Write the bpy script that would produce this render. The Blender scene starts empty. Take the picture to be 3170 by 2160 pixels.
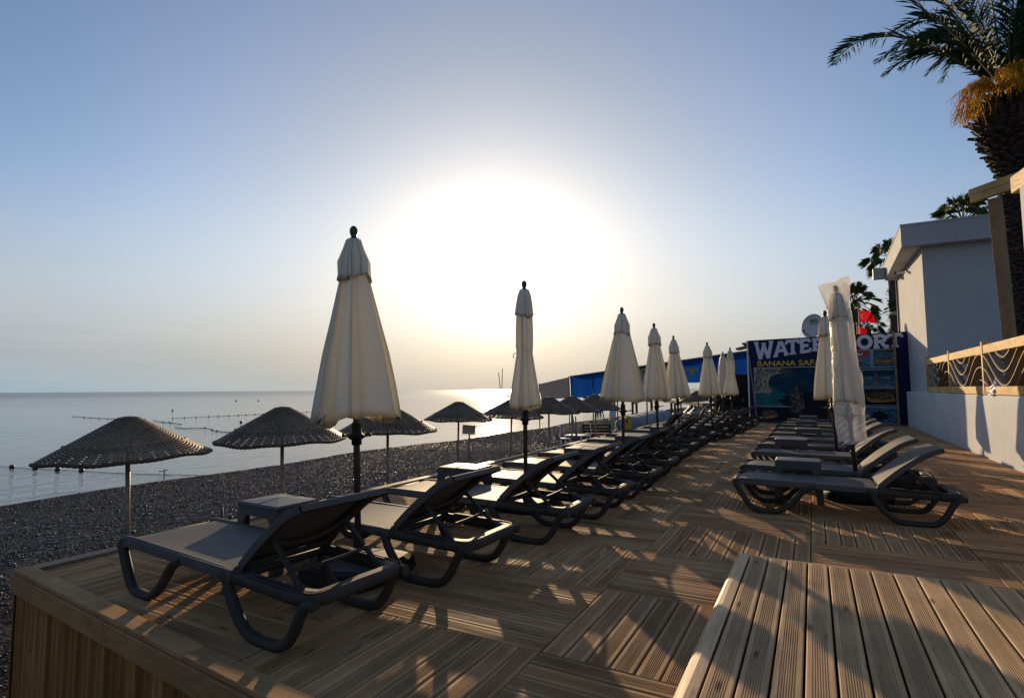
import bpy, math, random
from mathutils import Vector, Matrix, Euler
import bpy.utils
random.seed(7)
sc = bpy.context.scene
COL = sc.collection
PI = math.pi
TAU = 2 * PI

# ------------------------------------------------------------------ mesh builder
class MB:
    def __init__(s):
        s.v = []; s.f = []; s.sm = []
    def add(s, vs, fs, smooth=False):
        o = len(s.v)
        s.v.extend(tuple(p) for p in vs)
        for f in fs:
            s.f.append(tuple(i + o for i in f)); s.sm.append(smooth)
    def box(s, c, d, rot=None, bev=0.0):
        x, y, z = d[0] / 2, d[1] / 2, d[2] / 2
        if bev <= 0:
            vs = [(sx * x, sy * y, sz * z) for sz in (-1, 1) for sy in (-1, 1) for sx in (-1, 1)]
            fs = [(0, 2, 3, 1), (4, 5, 7, 6), (0, 1, 5, 4), (2, 6, 7, 3), (0, 4, 6, 2), (1, 3, 7, 5)]
        else:
            b = min(bev, x * .9, y * .9, z * .9)
            vs = []; fs = []
            def ring(ix, iy, zz):
                q = [(ix, iy - b), (ix - b, iy), (-ix + b, iy), (-ix, iy - b), (-ix, -iy + b), (-ix + b, -iy), (ix - b, -iy), (ix, -iy + b)]
                i0 = len(vs); vs.extend((p[0], p[1], zz) for p in q); return i0
            r = [ring(x - b, y - b, -z), ring(x, y, -z + b), ring(x, y, z - b), ring(x - b, y - b, z)]
            for a, c2 in zip(r[:-1], r[1:]):
                for k in range(8):
                    fs.append((a + k, a + (k + 1) % 8, c2 + (k + 1) % 8, c2 + k))
            fs.append(tuple(r[0] + k for k in reversed(range(8))))
            fs.append(tuple(r[3] + k for k in range(8)))
        if rot is not None:
            M = rot if isinstance(rot, Matrix) else Euler(rot).to_matrix()
            vs = [M @ Vector(p) for p in vs]
        s.add([(p[0] + c[0], p[1] + c[1], p[2] + c[2]) for p in vs], fs)
    def beam(s, a, b, w, h, up=(0, 0, 1), bev=0.0):
        """box from a to b, width w (sideways), height h (along up)"""
        a = Vector(a); b = Vector(b); d = b - a; L = d.length; d.normalize()
        u = Vector(up); side = d.cross(u)
        if side.length < 1e-5: side = d.cross(Vector((1, 0, 0)))
        side.normalize(); u = side.cross(d)
        M = Matrix((d, side, u)).transposed()
        s.box((a + b) / 2, (L, w, h), M, bev)
    def sweep(s, pts, prof, up=(0, 0, 1), closed=False, caps=True, smooth=True, scales=None):
        """sweep a closed 2-D profile [(side, up)] along pts; miter joints"""
        P = [Vector(p) for p in pts]; n = len(P); m = len(prof)
        U = Vector(up); base = len(s.v); vs = []
        for i in range(n):
            if closed: t1 = (P[i] - P[i - 1]).normalized(); t2 = (P[(i + 1) % n] - P[i]).normalized()
            else:
                t1 = (P[i] - P[i - 1]).normalized() if i else (P[1] - P[0]).normalized()
                t2 = (P[i + 1] - P[i]).normalized() if i < n - 1 else t1
            t = (t1 + t2)
            if t.length < 1e-6: t = t2
            t.normalize()
            side = t.cross(U)
            if side.length < 1e-4: side = Vector((1, 0, 0))
            side.normalize(); u = side.cross(t).normalized()
            k = 1.0 / max(.6, t.dot(t1))
            sc_ = scales[i] if scales else 1.0
            for (a, b) in prof:
                vs.append(P[i] + side * a * sc_ + u * b * sc_ * (k if abs(t1.cross(t2).dot(side)) > 1e-4 else 1))
        fs = []
        for i in range(n if closed else n - 1):
            j = (i + 1) % n
            for k in range(m):
                fs.append((i * m + k, i * m + (k + 1) % m, j * m + (k + 1) % m, j * m + k))
        s.add(vs, fs, smooth)
        if caps and not closed:
            s.f.append(tuple(base + k for k in reversed(range(m)))); s.sm.append(False)
            s.f.append(tuple(base + (n - 1) * m + k for k in range(m))); s.sm.append(False)
    def tube(s, pts, r, n=8, closed=False, caps=True):
        P = [Vector(p) for p in pts]
        rr = r if isinstance(r, (list, tuple)) else [r] * len(P)
        base = len(s.v); vs = []; fs = []
        T0 = (P[1] - P[0]).normalized()
        ref = Vector((0, 0, 1)) if abs(T0.z) < .9 else Vector((1, 0, 0))
        A = T0.cross(ref).normalized(); N = len(P)
        for i in range(N):
            if closed: t = (P[(i + 1) % N] - P[i - 1])
            else: t = P[min(i + 1, N - 1)] - P[max(i - 1, 0)]
            t.normalize()
            A = (A - t * A.dot(t)).normalized(); B = t.cross(A)
            for k in range(n):
                a = TAU * k / n
                vs.append(P[i] + (A * math.cos(a) + B * math.sin(a)) * rr[i])
        for i in range(N if closed else N - 1):
            j = (i + 1) % N
            for k in range(n):
                fs.append((i * n + k, i * n + (k + 1) % n, j * n + (k + 1) % n, j * n + k))
        s.add(vs, fs, True)
        if caps and not closed:
            s.f.append(tuple(base + k for k in reversed(range(n)))); s.sm.append(False)
            s.f.append(tuple(base + (N - 1) * n + k for k in range(n))); s.sm.append(False)
    def lathe(s, prof, n=16, c=(0, 0, 0), fn=None, smooth=True, closed_top=True):
        """prof [(r, z)]; fn(ang, i) -> radius factor"""
        vs = []; fs = []; m = len(prof)
        for i, (r, z) in enumerate(prof):
            for k in range(n):
                a = TAU * k / n
                q = r * (fn(a, i) if fn else 1)
                vs.append((c[0] + q * math.cos(a), c[1] + q * math.sin(a), c[2] + z))
        for i in range(m - 1):
            for k in range(n):
                fs.append((i * n + k, i * n + (k + 1) % n, (i + 1) * n + (k + 1) % n, (i + 1) * n + k))
        b = len(s.v)
        s.add(vs, fs, smooth)
        if closed_top:
            s.f.append(tuple(b + k for k in reversed(range(n)))); s.sm.append(False)
            s.f.append(tuple(b + (m - 1) * n + k for k in range(n))); s.sm.append(False)
    def sphere(s, c, r, n=10, m=6, sz=1.0):
        prof = [(max(1e-4, r * math.sin(PI * i / m)), -r * sz * math.cos(PI * i / m)) for i in range(m + 1)]
        s.lathe(prof, n, c, closed_top=False)
    def prism(s, poly, y0, y1, axis='y'):
        """poly in (x, z); extruded along y (axis='y') or poly in (x, y) extruded in z, or (y, z) in x"""
        n = len(poly)
        def P(p, t):
            return (p[0], t, p[1]) if axis == 'y' else ((p[0], p[1], t) if axis == 'z' else (t, p[0], p[1]))
        vs = [P(p, y0) for p in poly] + [P(p, y1) for p in poly]
        fs = [tuple(reversed(range(n))), tuple(range(n, 2 * n))] + [(i, (i + 1) % n, n + (i + 1) % n, n + i) for i in range(n)]
        s.add(vs, fs)
    def quad(s, a, b, c, d):
        s.add([a, b, c, d], [(0, 1, 2, 3)])
    def xform(s, M, start=0):
        for i in range(start, len(s.v)):
            s.v[i] = tuple(M @ Vector(s.v[i]))
    def mesh(s, name, mat):
        me = bpy.data.meshes.new(name)
        me.from_pydata(s.v, [], s.f)
        me.polygons.foreach_set('use_smooth', s.sm)
        if mat: me.materials.append(mat)
        me.validate(); me.update()
        return me
    def build(s, name, mat, parent=None, loc=None, rot=None):
        o = bpy.data.objects.new(name, s.mesh(name, mat)); COL.objects.link(o)
        if parent is not None: o.parent = parent
        if loc is not None: o.location = loc
        if rot is not None: o.rotation_euler = rot
        return o

def tag(o, label=None, cat=None, group=None, kind=None):
    if label: o['label'] = label
    if cat: o['category'] = cat
    if group: o['group'] = group
    if kind: o['kind'] = kind
    return o
def empty(name, loc=(0, 0, 0), rot=(0, 0, 0)):
    o = bpy.data.objects.new(name, None); COL.objects.link(o)
    o.location = loc; o.rotation_euler = rot; o.empty_display_size = .1
    return o
def copy_tree(o, parent=None):
    c = o.copy(); COL.objects.link(c)
    if parent is not None: c.parent = parent
    for ch in list(KIDS.get(o.name, [])) or [x for x in o.children]:
        copy_tree(ch, c)
    return c
KIDS = {}
def smooth_curve(pts, n=6):
    """Catmull-Rom through pts"""
    P = [Vector(p) for p in pts]; out = []
    for i in range(len(P) - 1):
        p0 = P[max(i - 1, 0)]; p1 = P[i]; p2 = P[i + 1]; p3 = P[min(i + 2, len(P) - 1)]
        for k in range(n):
            t = k / n
            out.append(.5 * ((2 * p1) + (p2 - p0) * t + (2 * p0 - 5 * p1 + 4 * p2 - p3) * t * t + (3 * p1 - p0 - 3 * p2 + p3) * t ** 3))
    out.append(P[-1]); return out
def rrect(w, h, b):
    x, y = w / 2, h / 2
    return [(x, -y + b), (x, y - b), (x - b, y), (-x + b, y), (-x, y - b), (-x, -y + b), (-x + b, -y), (x - b, -y)]

# ------------------------------------------------------------------ materials
def newmat(name):
    m = bpy.data.materials.new(name); m.use_nodes = True
    nt = m.node_tree; b = nt.nodes['Principled BSDF']
    return m, nt, b
def N(nt, t, **kw):
    n = nt.nodes.new(t)
    for k, v in kw.items():
        if k == 'op': n.operation = v
        elif k in n.inputs: n.inputs[k].default_value = v
        else: setattr(n, k, v)
    return n
def L(nt, a, b): nt.links.new(a, b)
def ramp(nt, fac, stops):
    r = nt.nodes.new('ShaderNodeValToRGB'); e = r.color_ramp.elements
    e[0].position, e[0].color = stops[0][0], (*stops[0][1], 1)
    e[1].position, e[1].color = stops[-1][0], (*stops[-1][1], 1)
    for p, c in stops[1:-1]:
        x = e.new(p); x.color = (*c, 1)
    if fac is not None: L(nt, fac, r.inputs[0])
    return r
def coords(nt, scale=(1, 1, 1), rot=(0, 0, 0), kind='Object'):
    tc = N(nt, 'ShaderNodeTexCoord'); mp = N(nt, 'ShaderNodeMapping')
    mp.inputs['Scale'].default_value = scale; mp.inputs['Rotation'].default_value = rot
    L(nt, tc.outputs[kind], mp.inputs[0]); return mp.outputs[0]
def noise(nt, vec, scale, detail=4, rough=.55):
    n = N(nt, 'ShaderNodeTexNoise'); n.inputs['Scale'].default_value = scale
    n.inputs['Detail'].default_value = detail; n.inputs['Roughness'].default_value = rough
    if vec is not None: L(nt, vec, n.inputs['Vector'])
    return n
def bump(nt, h, strength, dist, normal_in):
    b = N(nt, 'ShaderNodeBump'); b.inputs['Strength'].default_value = strength; b.inputs['Distance'].default_value = dist
    L(nt, h, b.inputs['Height']); L(nt, b.outputs[0], normal_in); return b
def simple(name, col, rough=.6, var=.15, nscale=6, bmp=.0, bscale=60, bdist=.01, metal=0, spec=.5, dark=None):
    m, nt, b = newmat(name)
    v = coords(nt)
    n = noise(nt, v, nscale, 5)
    lo = dark if dark else tuple(c * (1 - var) for c in col); hi = tuple(min(1, c * (1 + var)) for c in col)
    r = ramp(nt, n.outputs[0], [(.3, lo), (.7, hi)])
    L(nt, r.outputs[0], b.inputs['Base Color'])
    b.inputs['Roughness'].default_value = rough; b.inputs['Metallic'].default_value = metal
    b.inputs['Specular IOR Level'].default_value = spec
    if bmp > 0:
        n2 = noise(nt, v, bscale, 3); bump(nt, n2.outputs[0], bmp, bdist, b.inputs['Normal'])
    return m

def wood(name, c1, c2, axis='x', rough=.6, grain=1.0, knots=True, island=.35, grey=None, spec=.4):
    m, nt, b = newmat(name)
    st = {'x': (1.6, 46, 46), 'y': (46, 1.6, 46), 'z': (46, 46, 1.6)}[axis]
    geo = N(nt, 'ShaderNodeNewGeometry')
    tc = N(nt, 'ShaderNodeTexCoord')
    off = N(nt, 'ShaderNodeVectorMath', operation='SCALE'); off.inputs['Scale'].default_value = 37.0
    comb = N(nt, 'ShaderNodeCombineXYZ')
    for k in range(3): L(nt, geo.outputs['Random Per Island'], comb.inputs[k])
    L(nt, comb.outputs[0], off.inputs[0])
    addv = N(nt, 'ShaderNodeVectorMath', operation='ADD'); L(nt, tc.outputs['Object'], addv.inputs[0]); L(nt, off.outputs[0], addv.inputs[1])
    mp = N(nt, 'ShaderNodeMapping'); mp.inputs['Scale'].default_value = st; L(nt, addv.outputs[0], mp.inputs[0])
    n1 = noise(nt, mp.outputs[0], 1.6, 6, .6)
    n2 = noise(nt, addv.outputs[0], 1.7, 4, .6)
    r = ramp(nt, n1.outputs[0], [(.22, tuple(x * .80 for x in c1)), (.45, c1), (.75, c2)])
    # island brightness
    mr = N(nt, 'ShaderNodeMapRange'); mr.inputs['To Min'].default_value = 1 - island; mr.inputs['To Max'].default_value = 1 + island
    L(nt, geo.outputs['Random Per Island'], mr.inputs[0])
    mr2 = N(nt, 'ShaderNodeMapRange'); mr2.inputs['From Min'].default_value = .3; mr2.inputs['From Max'].default_value = .7
    mr2.inputs['To Min'].default_value = .75; mr2.inputs['To Max'].default_value = 1.2
    L(nt, n2.outputs[0], mr2.inputs[0])
    mu = N(nt, 'ShaderNodeMath', operation='MULTIPLY'); L(nt, mr.outputs[0], mu.inputs[0]); L(nt, mr2.outputs[0], mu.inputs[1])
    vm = N(nt, 'ShaderNodeVectorMath', operation='SCALE'); L(nt, r.outputs[0], vm.inputs[0]); L(nt, mu.outputs[0], vm.inputs['Scale'])
    colout = vm.outputs[0]
    if knots:
        ks = {'x': (2.2, 9, 9), 'y': (9, 2.2, 9), 'z': (9, 9, 2.2)}[axis]
        mk = N(nt, 'ShaderNodeMapping'); mk.inputs['Scale'].default_value = ks; L(nt, addv.outputs[0], mk.inputs[0])
        vo = N(nt, 'ShaderNodeTexVoronoi'); vo.inputs['Scale'].default_value = 1.0; L(nt, mk.outputs[0], vo.inputs['Vector'])
        rk = ramp(nt, vo.outputs['Distance'], [(.05, (.32, .24, .18)), (.15, (1, 1, 1))])
        mx = N(nt, 'ShaderNodeMix', data_type='RGBA', blend_type='MULTIPLY'); mx.inputs['Factor'].default_value = .9
        L(nt, colout, mx.inputs['A']); L(nt, rk.outputs[0], mx.inputs['B']); colout = mx.outputs['Result']
    if grey:
        mx = N(nt, 'ShaderNodeMix', data_type='RGBA'); mx.inputs['B'].default_value = (*grey, 1)
        rg = ramp(nt, n2.outputs[0], [(.48, (0, 0, 0)), (.75, (.3, .3, .3))])
        L(nt, rg.outputs[0], mx.inputs['Factor']); L(nt, colout, mx.inputs['A']); colout = mx.outputs['Result']
    L(nt, colout, b.inputs['Base Color'])
    rr = ramp(nt, n1.outputs[0], [(.3, (rough + .12,) * 3), (.7, (rough - .08,) * 3)]); L(nt, rr.outputs[0], b.inputs['Roughness'])
    b.inputs['Specular IOR Level'].default_value = spec
    bump(nt, n1.outputs[0], .35 * grain, .003, b.inputs['Normal'])
    return m

M = {}
M['deck_y'] = wood('deck_wood_along', (.43, .228, .098), (.54, .312, .148), 'y', .75, spec=.1, island=.24, grey=(.30, .265, .225))
M['deck_x'] = wood('deck_wood_across', (.40, .204, .084), (.51, .285, .128), 'x', .72, spec=.12, island=.24, grey=(.29, .255, .215))
M['platform'] = wood('platform_wood', (.50, .310, .155), (.60, .395, .215), 'y', .75, island=.15, spec=.1)
M['beam'] = wood('edge_beam_wood', (.50, .30, .14), (.62, .41, .21), 'y', .5, island=.1)
M['cap'] = wood('cap_wood', (.36, .185, .075), (.46, .25, .115), 'x', .7, island=.15, spec=.12)
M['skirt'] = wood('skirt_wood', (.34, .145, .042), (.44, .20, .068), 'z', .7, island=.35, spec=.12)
M['pine_y'] = wood('pine_timber_along', (.60, .37, .135), (.72, .49, .21), 'y', .6, island=.08, spec=.15)
M['pine_z'] = wood('pine_timber_upright', (.55, .33, .12), (.67, .44, .19), 'z', .6, island=.1, spec=.15)
M['pine_dark'] = wood('weathered_timber', (.26, .150, .068), (.36, .22, .105), 'z', .6, island=.1)
M['veneer'] = wood('bent_veneer', (.20, .12, .062), (.28, .18, .10), 'y', .5, knots=False, island=.1)
M['pierwood'] = wood('pier_wood', (.10, .065, .04), (.15, .10, .065), 'x', .7)
M['plastic'] = simple('charcoal_plastic', (.046, .038, .032), .6, .12, 4, .12, 350, .0012, spec=.2)
M['plastic_table'] = simple('table_plastic', (.045, .044, .045), .45, .1, 4, .12, 350, .0012)
M['black'] = simple('black_plastic', (.010, .010, .010), .55, .2, 8, spec=.25)
M['pole'] = simple('bronze_pole', (.052, .042, .033), .38, .2, 9, spec=.5)
M['galv'] = simple('galvanised_pipe', (.22, .20, .18), .45, .25, 12, metal=.3)
M['white_metal'] = simple('white_metal', (.62, .62, .60), .4, .08, 8)
M['brown_metal'] = simple('rusty_metal', (.10, .055, .035), .6, .3, 20)
M['finial'] = simple('brown_finial', (.035, .026, .020), .4, .2, 10)
M['finial_wood'] = simple('wooden_finial', (.13, .075, .035), .45, .2, 10)

def sling_mat():
    m, nt, b = newmat('sling_textile')
    v = coords(nt)
    w = N(nt, 'ShaderNodeTexWave', wave_type='BANDS', bands_direction='X'); w.inputs['Scale'].default_value = 150; L(nt, v, w.inputs['Vector'])
    w2 = N(nt, 'ShaderNodeTexWave', wave_type='BANDS', bands_direction='Y'); w2.inputs['Scale'].default_value = 150; L(nt, v, w2.inputs['Vector'])
    ad = N(nt, 'ShaderNodeMath', operation='MULTIPLY'); L(nt, w.outputs[1], ad.inputs[0]); L(nt, w2.outputs[1], ad.inputs[1])
    n = noise(nt, v, 3, 5)
    r = ramp(nt, n.outputs[0], [(.3, (.075, .068, .062)), (.7, (.098, .089, .081))])
    L(nt, r.outputs[0], b.inputs['Base Color'])
    b.inputs['Roughness'].default_value = .62; b.inputs['Specular IOR Level'].default_value = .16
    bump(nt, ad.outputs[0], .25, .0008, b.inputs['Normal'])
    return m
M['sling'] = sling_mat()

def cloth_mat(name, col, trans=.3, tint=None, bscale=9):
    m, nt, b = newmat(name)
    v = coords(nt)
    n = noise(nt, v, 2.5, 5)
    r = ramp(nt, n.outputs[0], [(.3, tuple(c * .93 for c in col)), (.7, tuple(min(1, c * 1.05) for c in col))])
    L(nt, r.outputs[0], b.inputs['Base Color']); b.inputs['Roughness'].default_value = .85
    b.inputs['Specular IOR Level'].default_value = .15
    tr = N(nt, 'ShaderNodeBsdfTranslucent'); tr.inputs['Color'].default_value = (*(tint or col), 1)
    mx = N(nt, 'ShaderNodeMixShader'); mx.inputs[0].default_value = trans
    L(nt, b.outputs[0], mx.inputs[1]); L(nt, tr.outputs[0], mx.inputs[2])
    L(nt, mx.outputs[0], nt.nodes['Material Output'].inputs['Surface'])
    n2 = noise(nt, coords(nt, (1, 1, .35)), bscale, 3)
    bb = bump(nt, n2.outputs[0], .3, .02, b.inputs['Normal']); L(nt, bb.outputs[0], tr.inputs['Normal'])
    return m
M['canvas'] = cloth_mat('cream_canvas', (.80, .775, .69), .42, (.88, .80, .60))
M['flagcloth'] = cloth_mat('red_flag_cloth', (.62, .012, .02), .35, (.7, .01, .015))
M['flagwhite'] = cloth_mat('white_flag_cloth', (.8, .78, .76), .3)
M['bluetarp'] = cloth_mat('blue_tarpaulin', (.008, .075, .34), .32, (.010, .10, .46), 2)
M['greytarp'] = cloth_mat('grey_tarpaulin', (.16, .17, .19), .15, (.2, .2, .22), 2)
M['covertarp'] = cloth_mat('pale_cover_tarpaulin', (.26, .27, .28), .08, (.3, .3, .3), 3)

def film_mat():
    m, nt, b = newmat('plastic_film')
    v = coords(nt, (1, 1, .6))
    n = noise(nt, v, 14, 6, .6); n2 = noise(nt, v, 4, 4, .6)
    b.inputs['Base Color'].default_value = (.80, .78, .74, 1); b.inputs['Roughness'].default_value = .22
    tr = N(nt, 'ShaderNodeBsdfTranslucent'); tr.inputs['Color'].default_value = (.85, .80, .72, 1)
    tp = N(nt, 'ShaderNodeBsdfTransparent'); tp.inputs['Color'].default_value = (.95, .95, .95, 1)
    m1 = N(nt, 'ShaderNodeMixShader'); m1.inputs[0].default_value = .45
    L(nt, b.outputs[0], m1.inputs[1]); L(nt, tr.outputs[0], m1.inputs[2])
    m2 = N(nt, 'ShaderNodeMixShader')
    r = ramp(nt, n2.outputs[0], [(.35, (.26,) * 3), (.65, (.52,) * 3)]); L(nt, r.outputs[0], m2.inputs[0])
    L(nt, m1.outputs[0], m2.inputs[1]); L(nt, tp.outputs[0], m2.inputs[2])
    L(nt, m2.outputs[0], nt.nodes['Material Output'].inputs['Surface'])
    bump(nt, n.outputs[0], .8, .03, b.inputs['Normal'])
    return m
M['film'] = film_mat()

def wicker_mat():
    m, nt, b = newmat('wicker_cane')
    v = coords(nt); n = noise(nt, v, 25, 4); n2 = noise(nt, v, 2.2, 3)
    mu = N(nt, 'ShaderNodeMath', operation='MULTIPLY'); L(nt, n.outputs[0], mu.inputs[0]); L(nt, n2.outputs[0], mu.inputs[1])
    r = ramp(nt, mu.outputs[0], [(.12, (.11, .070, .042)), (.25, (.20, .130, .080)), (.4, (.30, .20, .125))])
    L(nt, r.outputs[0], b.inputs['Base Color']); b.inputs['Roughness'].default_value = .5; b.inputs['Specular IOR Level'].default_value = .25
    return m
M['wicker'] = wicker_mat()
M['wicker_dark'] = simple('dark_cane', (.085, .055, .034), .65, .3, 20, spec=.2)

def plaster(name, col, dirt=True):
    m, nt, b = newmat(name)
    v = coords(nt); n = noise(nt, v, 1.3, 6, .6); n2 = noise(nt, v, 90, 4, .6)
    v2 = coords(nt, (3.5, 3.5, .5)); n3 = noise(nt, v2, 1.6, 5, .65)
    r = ramp(nt, n.outputs[0], [(.3, tuple(c * .9 for c in col)), (.7, tuple(min(1, c * 1.04) for c in col))])
    r3 = ramp(nt, n3.outputs[0], [(.35, (.78, .76, .72)), (.6, (1, 1, 1))])
    mx = N(nt, 'ShaderNodeMix', data_type='RGBA', blend_type='MULTIPLY'); mx.inputs['Factor'].default_value = .18
    L(nt, r.outputs[0], mx.inputs['A']); L(nt, r3.outputs[0], mx.inputs['B'])
    L(nt, mx.outputs['Result'], b.inputs['Base Color']); b.inputs['Roughness'].default_value = .85
    b.inputs['Specular IOR Level'].default_value = .2
    bump(nt, n2.outputs[0], .5, .006, b.inputs['Normal'])
    return m
M['plaster'] = plaster('white_plaster', (.56, .57, .585))
M['plaster_house'] = plaster('house_plaster', (.52, .52, .525))

def leaf_mat(name, c1, c2, trans=.25):
    m, nt, b = newmat(name)
    geo = N(nt, 'ShaderNodeNewGeometry')
    r = ramp(nt, geo.outputs['Random Per Island'], [(0, c1), (1, c2)])
    L(nt, r.outputs[0], b.inputs['Base Color']); b.inputs['Roughness'].default_value = .6; b.inputs['Specular IOR Level'].default_value = .2
    tr = N(nt, 'ShaderNodeBsdfTranslucent'); L(nt, r.outputs[0], tr.inputs['Color'])
    mx = N(nt, 'ShaderNodeMixShader'); mx.inputs[0].default_value = trans
    L(nt, b.outputs[0], mx.inputs[1]); L(nt, tr.outputs[0], mx.inputs[2])
    L(nt, mx.outputs[0], nt.nodes['Material Output'].inputs['Surface'])
    return m
M['frond'] = leaf_mat('palm_frond', (.020, .045, .016), (.050, .090, .032), .18)
M['fan'] = leaf_mat('fan_leaf', (.045, .085, .022), (.11, .15, .045), .42)
M['deadleaf'] = leaf_mat('dry_leaf', (.14, .095, .05), (.24, .17, .09), .2)
M['fruit'] = leaf_mat('date_stalk', (.66, .37, .016), (.78, .52, .045), .5)
M['trunk'] = simple('palm_trunk', (.055, .042, .034), .85, .35, 10, .6, 30, .02)
M['rachis'] = simple('palm_rachis', (.13, .10, .045), .5, .3, 6)
# ------------------------------------------------------------------ camera
CAM_H = 1.3
yaw, pitch, roll, FOC = math.radians(28.41), math.radians(4.179), math.radians(.3505), 1257.6
F_ = Vector((-math.sin(yaw) * math.cos(pitch), math.cos(yaw) * math.cos(pitch), math.sin(pitch)))
R_ = Vector((math.cos(yaw), math.sin(yaw), 0)); U_ = R_.cross(F_)
R2 = R_ * math.cos(roll) - U_ * math.sin(roll); U2 = R_ * math.sin(roll) + U_ * math.cos(roll)
cd = bpy.data.cameras.new('camera'); cam = bpy.data.objects.new('camera', cd); COL.objects.link(cam)
Mx = Matrix((R2, U2, -F_)).transposed().to_4x4(); Mx.translation = (0, 0, CAM_H)
cam.matrix_world = Mx
cd.sensor_width = 36; cd.lens = FOC / 2324 * 36; cd.clip_start = .05; cd.clip_end = 60000
sc.camera = cam

# ------------------------------------------------------------------ sun and sky
SUN_EL, SUN_AZ = math.radians(10.99), math.radians(29.98)        # azimuth measured from +Y towards -X
S = Vector((-math.sin(SUN_AZ) * math.cos(SUN_EL), math.cos(SUN_AZ) * math.cos(SUN_EL), math.sin(SUN_EL)))
sd = bpy.data.lights.new('sun', 'SUN'); sun = bpy.data.objects.new('sun', sd); COL.objects.link(sun)
sd.energy = 5.0; sd.angle = math.radians(.53); sd.color = (1.0, .74, .44)
sun.rotation_euler = S.to_track_quat('Z', 'Y').to_euler(); sun.location = (-20, 30, 20)
w = bpy.data.worlds.new('World'); sc.world = w; w.use_nodes = True
nt = w.node_tree; bg = nt.nodes['Background']
sky = N(nt, 'ShaderNodeTexSky', sky_type='NISHITA'); sky.sun_disc = False
sky.sun_elevation = SUN_EL; sky.sun_rotation = -SUN_AZ
sky.altitude = 0; sky.air_density = 1.0; sky.dust_density = 1.2; sky.ozone_density = 2.6
# hazy aureole round the sun: light scattered forward by the humid air
tc = N(nt, 'ShaderNodeTexCoord'); dt = N(nt, 'ShaderNodeVectorMath', operation='DOT_PRODUCT')
nv = N(nt, 'ShaderNodeVectorMath', operation='NORMALIZE'); L(nt, tc.outputs['Generated'], nv.inputs[0])
L(nt, nv.outputs[0], dt.inputs[0]); dt.inputs[1].default_value = S
ac = N(nt, 'ShaderNodeMath', operation='ARCCOSINE'); L(nt, dt.outputs['Value'], ac.inputs[0])
def lobe(width, amp, col, pw):
    a = N(nt, 'ShaderNodeMath', operation='DIVIDE'); L(nt, ac.outputs[0], a.inputs[0]); a.inputs[1].default_value = math.radians(width)
    p = N(nt, 'ShaderNodeMath', operation='POWER'); L(nt, a.outputs[0], p.inputs[0]); p.inputs[1].default_value = pw
    m = N(nt, 'ShaderNodeMath', operation='MULTIPLY'); L(nt, p.outputs[0], m.inputs[0]); m.inputs[1].default_value = -1
    e = N(nt, 'ShaderNodeMath', operation='EXPONENT'); L(nt, m.outputs[0], e.inputs[0])
    v = N(nt, 'ShaderNodeVectorMath', operation='SCALE'); v.inputs[0].default_value = tuple(c * amp for c in col); L(nt, e.outputs[0], v.inputs['Scale'])
    return v.outputs[0]
sep = N(nt, 'ShaderNodeSeparateXYZ'); L(nt, nv.outputs[0], sep.inputs[0])
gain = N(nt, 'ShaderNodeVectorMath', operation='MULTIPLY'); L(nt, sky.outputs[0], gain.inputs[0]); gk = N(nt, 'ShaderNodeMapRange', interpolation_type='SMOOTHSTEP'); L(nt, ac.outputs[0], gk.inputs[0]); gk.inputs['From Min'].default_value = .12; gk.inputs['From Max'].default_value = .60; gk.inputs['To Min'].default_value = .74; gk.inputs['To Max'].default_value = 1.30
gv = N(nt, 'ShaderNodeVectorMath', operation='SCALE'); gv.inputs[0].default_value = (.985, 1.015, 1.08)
# added brightening of the unseen sky overhead, lifts the shade on the deck
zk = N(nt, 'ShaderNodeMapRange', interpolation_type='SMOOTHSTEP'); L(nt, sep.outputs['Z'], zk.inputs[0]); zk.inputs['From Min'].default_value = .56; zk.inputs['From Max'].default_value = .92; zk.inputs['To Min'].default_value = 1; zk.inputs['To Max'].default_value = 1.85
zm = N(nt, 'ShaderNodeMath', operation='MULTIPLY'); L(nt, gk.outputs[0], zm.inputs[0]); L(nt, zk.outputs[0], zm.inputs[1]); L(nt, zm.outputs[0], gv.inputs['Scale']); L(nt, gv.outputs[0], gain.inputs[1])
# sea haze: cool grey right at the horizon, rosier a few degrees up, thinning out by about 20 degrees
hc = ramp(nt, None, [(0, (.31, .46, .55)), (.055, (.35, .40, .47)), (.14, (.46, .47, .51)), (.25, (.48, .52, .58))])
L(nt, sep.outputs['Z'], hc.inputs[0])
hn = ramp(nt, None, [(0, (.36, .39, .40)), (.055, (.44, .425, .40)), (.14, (.50, .50, .52)), (.25, (.52, .54, .57))]); L(nt, sep.outputs['Z'], hn.inputs[0])
haz = N(nt, 'ShaderNodeMapRange', interpolation_type='SMOOTHSTEP'); L(nt, ac.outputs[0], haz.inputs[0]); haz.inputs['From Min'].default_value = .12; haz.inputs['From Max'].default_value = .75
hm = N(nt, 'ShaderNodeMix', data_type='RGBA'); L(nt, haz.outputs[0], hm.inputs['Factor']); L(nt, hn.outputs[0], hm.inputs['A']); L(nt, hc.outputs[0], hm.inputs['B'])
hs = N(nt, 'ShaderNodeVectorMath', operation='SCALE'); L(nt, hm.outputs['Result'], hs.inputs[0]); bk = N(nt, 'ShaderNodeMapRange', interpolation_type='SMOOTHSTEP'); L(nt, ac.outputs[0], bk.inputs[0]); bk.inputs['From Min'].default_value = 1.1; bk.inputs['From Max'].default_value = 2.0; bk.inputs['To Min'].default_value = 10; bk.inputs['To Max'].default_value = 6; L(nt, bk.outputs[0], hs.inputs['Scale'])
mr = N(nt, 'ShaderNodeMapRange', interpolation_type='SMOOTHSTEP'); L(nt, sep.outputs['Z'], mr.inputs[0])
mr.inputs['From Min'].default_value = 0.0; mr.inputs['From Max'].default_value = .36; mr.inputs['To Min'].default_value = .93; mr.inputs['To Max'].default_value = 0
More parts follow.
